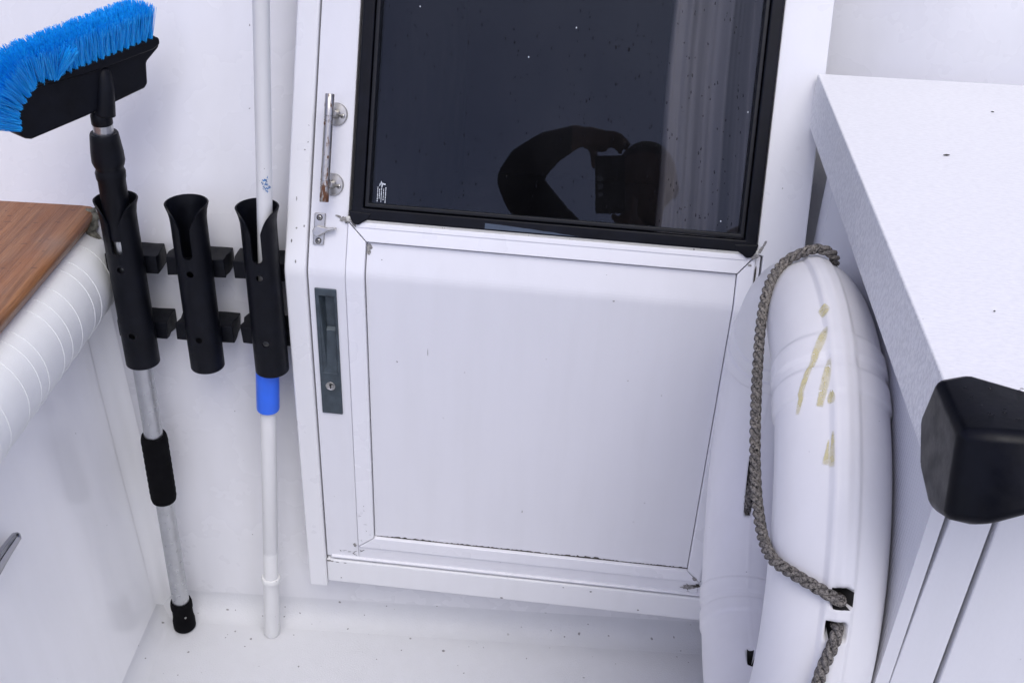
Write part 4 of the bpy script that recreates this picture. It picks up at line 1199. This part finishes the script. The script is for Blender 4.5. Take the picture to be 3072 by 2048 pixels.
# steel hook on the cabinet side that carries the ring
hk = tag(link('lifebuoy_hook', tube_me('lifebuoy_hook', catmull([(0.2915, -0.258, 0.797), (0.262, -0.256, 0.797), (0.238, -0.254, 0.799), (0.220, -0.252, 0.806), (0.2110, -0.25, 0.818), (0.2060, -0.25, 0.833), (0.2010, -0.25, 0.850), (0.1950, -0.25, 0.866)], 8), 0.0034, 12), 'steel', None, True), 'bent steel wire hook under the top of the lifebuoy', 'hook')
link('hook_plate', box_me('hook_plate', 0.2888, 0.2918, -0.272, -0.244, 0.770, 0.822), 'steel', hk)

# ================================================================== PHOTOGRAPHER (seen only in the window's reflection)
def add_ball(bm, c, r, sc=(1, 1, 1), u=20, v=14):
    mt = Matrix.Translation(c) @ Matrix.Diagonal((r * sc[0], r * sc[1], r * sc[2], 1))
    bmesh.ops.create_uvsphere(bm, u_segments=u, v_segments=v, radius=1.0, matrix=mt)
def add_limb(bm, pts, n=16):
    for (a, ra), (b, rb) in zip(pts[:-1], pts[1:]):
        a = Vector(a); b = Vector(b); d_ = b - a
        q = d_.to_track_quat('Z', 'Y').to_matrix().to_4x4()
        mt = Matrix.Translation((a + b) / 2) @ q
        bmesh.ops.create_cone(bm, cap_ends=True, segments=n, radius1=ra, radius2=rb, depth=d_.length, matrix=mt)
        add_ball(bm, a, ra, u=16, v=10); add_ball(bm, b, rb, u=16, v=10)
bm = bmesh.new()
HD = Vector((0.126, -1.425, 1.556))
add_ball(bm, HD + Vector((0, -0.012, 0.018)), 0.103, (0.88, 1.02, 1.06))          # skull
add_ball(bm, HD + Vector((0, 0.030, -0.055)), 0.058, (0.95, 0.95, 1.15))          # jaw
add_limb(bm, [(HD + Vector((0, 0.088, 0.005)), 0.009), (HD + Vector((0, 0.106, -0.026)), 0.014)])  # nose
for sx_ in (-1, 1):
    add_ball(bm, HD + Vector((sx_ * 0.088, -0.012, -0.005)), 0.030, (0.35, 0.6, 1.0))              # ears
    add_ball(bm, HD + Vector((sx_ * 0.030, 0.066, 0.022)), 0.020, (1.2, 0.6, 0.5))                  # brow
add_ball(bm, HD + Vector((0, 0.080, -0.060)), 0.020, (1.3, 0.5, 0.4))              # mouth
add_limb(bm, [(HD + Vector((0.004, -0.03, -0.06)), 0.055), ((0.125, -1.475, 1.40), 0.060)])         # neck
add_limb(bm, [((0.130, -1.49, 1.37), 0.085), ((0.13, -1.52, 1.20), 0.130), ((0.13, -1.545, 1.00), 0.125), ((0.13, -1.555, 0.86), 0.135)])
add_limb(bm, [((-0.045, -1.465, 1.345), 0.068), ((0.13, -1.49, 1.33), 0.10), ((0.305, -1.465, 1.345), 0.068)])
add_limb(bm, [((0.01, -1.52, 1.15), 0.09), ((0.25, -1.52, 1.15), 0.09)])
# left arm raised, forearm over to the phone
add_limb(bm, [((-0.050, -1.455, 1.345), 0.070), ((-0.125, -1.37, 1.385), 0.066), ((-0.195, -1.285, 1.430), 0.064), ((-0.216, -1.262, 1.462), 0.062)])
add_limb(bm, [((-0.216, -1.262, 1.462), 0.062), ((-0.200, -1.252, 1.500), 0.058), ((-0.150, -1.245, 1.552), 0.047), ((-0.078, -1.250, 1.597), 0.032)])
# left hand: palm over the top of the phone, fingers to the right, thumb down its edge
add_limb(bm, [((-0.078, -1.250, 1.595), 0.027), ((-0.040, -1.262, 1.606), 0.028), ((-0.005, -1.272, 1.606), 0.026)])
add_limb(bm, [((-0.040, -1.285, 1.603), 0.024), ((-0.005, -1.296, 1.602), 0.022)])
for dy, l, dz in ((-1.248, 0.066, 0.004), (-1.266, 0.074, 0.007), (-1.284, 0.069, 0.004), (-1.301, 0.054, -0.002)):
    add_limb(bm, [((-0.006, dy - 0.005, 1.608 + dz), 0.0105), ((-0.006 + l * 0.45, dy - 0.006, 1.613 + dz), 0.0095), ((-0.006 + l * 0.78, dy - 0.008, 1.606 + dz), 0.0085), ((-0.006 + l, dy - 0.012, 1.592 + dz), 0.0075)], 10)
add_limb(bm, [((-0.035, -1.275, 1.596), 0.014), ((-0.024, -1.284, 1.565), 0.0115), ((-0.0215, -1.292, 1.535), 0.0095)], 10)
# right arm bent, hand under the phone
add_limb(bm, [((0.310, -1.46, 1.345), 0.066), ((0.350, -1.44, 1.20), 0.055), ((0.345, -1.40, 1.10), 0.050)])
add_limb(bm, [((0.345, -1.40, 1.10), 0.048), ((0.24, -1.36, 1.24), 0.040), ((0.135, -1.345, 1.360), 0.030)])
add_limb(bm, [((0.135, -1.345, 1.360), 0.027), ((0.100, -1.335, 1.385), 0.029), ((0.080, -1.330, 1.398), 0.026)])
for k, (dx, l) in enumerate(((0.095, 0.05), (0.098, 0.06), (0.100, 0.058), (0.102, 0.045))):
    z = 1.386 + k * 0.017
    add_limb(bm, [((0.090, -1.338 + 0.004 * k, z), 0.010), ((0.100, -1.312 + 0.003 * k, z + 0.006), 0.0092), ((0.090, -1.290 + 0.003 * k, z + 0.008), 0.0082)], 10)
add_limb(bm, [((0.085, -1.345, 1.385), 0.013), ((0.060, -1.352, 1.400), 0.011), ((0.045, -1.345, 1.415), 0.0095)], 10)
# legs and shoes
for sx_ in (-1, 1):
    hx = 0.13 + sx_ * 0.085
    add_limb(bm, [((hx, -1.555, 0.86), 0.105), ((hx + sx_ * 0.01, -1.53, 0.48), 0.070), ((hx + sx_ * 0.015, -1.56, 0.46), 0.066), ((hx + sx_ * 0.02, -1.585, 0.10), 0.045)])
    add_limb(bm, [((hx + sx_ * 0.02, -1.60, 0.050), 0.048), ((hx + sx_ * 0.035, -1.47, 0.040), 0.040)])
me = bpy.data.meshes.new('person_raw'); bm.to_mesh(me); bm.free()
tmp = bpy.data.objects.new('tmp', me); COL.objects.link(tmp)
rm = tmp.modifiers.new('r', 'REMESH'); rm.mode = 'VOXEL'; rm.voxel_size = 0.0065
sm = tmp.modifiers.new('s', 'SMOOTH'); sm.iterations = 4; sm.factor = 0.5
dg = bpy.context.evaluated_depsgraph_get()
pm = bpy.data.meshes.new_from_object(tmp.evaluated_get(dg)); bpy.data.objects.remove(tmp)
pm.name = 'body'
pm.materials.clear()
for k_ in ('jacket', 'skin', 'trousers', 'hair'): pm.materials.append(MT[k_])
for p in pm.polygons:
    c = p.center; p.use_smooth = True; mi = 0
    if c.z < 0.90: mi = 2
    if c.z < 0.085: mi = 0
    h_ = c - HD
    if h_.length < 0.15 and c.z > 1.435:
        mi = 1
        if h_.z > 0.055 or (h_.y < -0.02 and h_.z > -0.045 and abs(h_.x) < 0.082): mi = 3
    if c.x > -0.085 and c.z > 1.52 and c.y > -1.33 and c.x < 0.08: mi = 1
    if c.y > -1.362 and 1.345 < c.z < 1.47 and 0.02 < c.x < 0.14: mi = 1
    p.material_index = mi
person = empty('person', 'person in dark jacket taking the photograph, reflected in the door window', 'person', None, (0.13, -1.55, 0))
bo = link('body', pm, None, person); bo.location = (-0.13, 1.55, 0)

# phone just behind the lens
ph = empty('phone', 'dark phone held up by the reflected person in the window', 'phone', None, CAM)
ph.matrix_world = M
bev(link('phone_body', box_me('phone_body', -0.014, 0.066, -0.075, 0.082, 0.010, 0.018), 'phone', ph), 0.004, 3)
for dx, dy in ((0.0, 0.0), (0.0, 0.022), (0.0, -0.022)):
    o = link('lens', lathe_me('lens', [(0.0075, 0.0085), (0.0075, 0.0098)], 20), 'chrome', ph); o.location = (dx, dy, 0)
link('screen', box_me('screen', -0.011, 0.063, -0.070, 0.077, 0.0182, 0.0186), 'dark', ph)
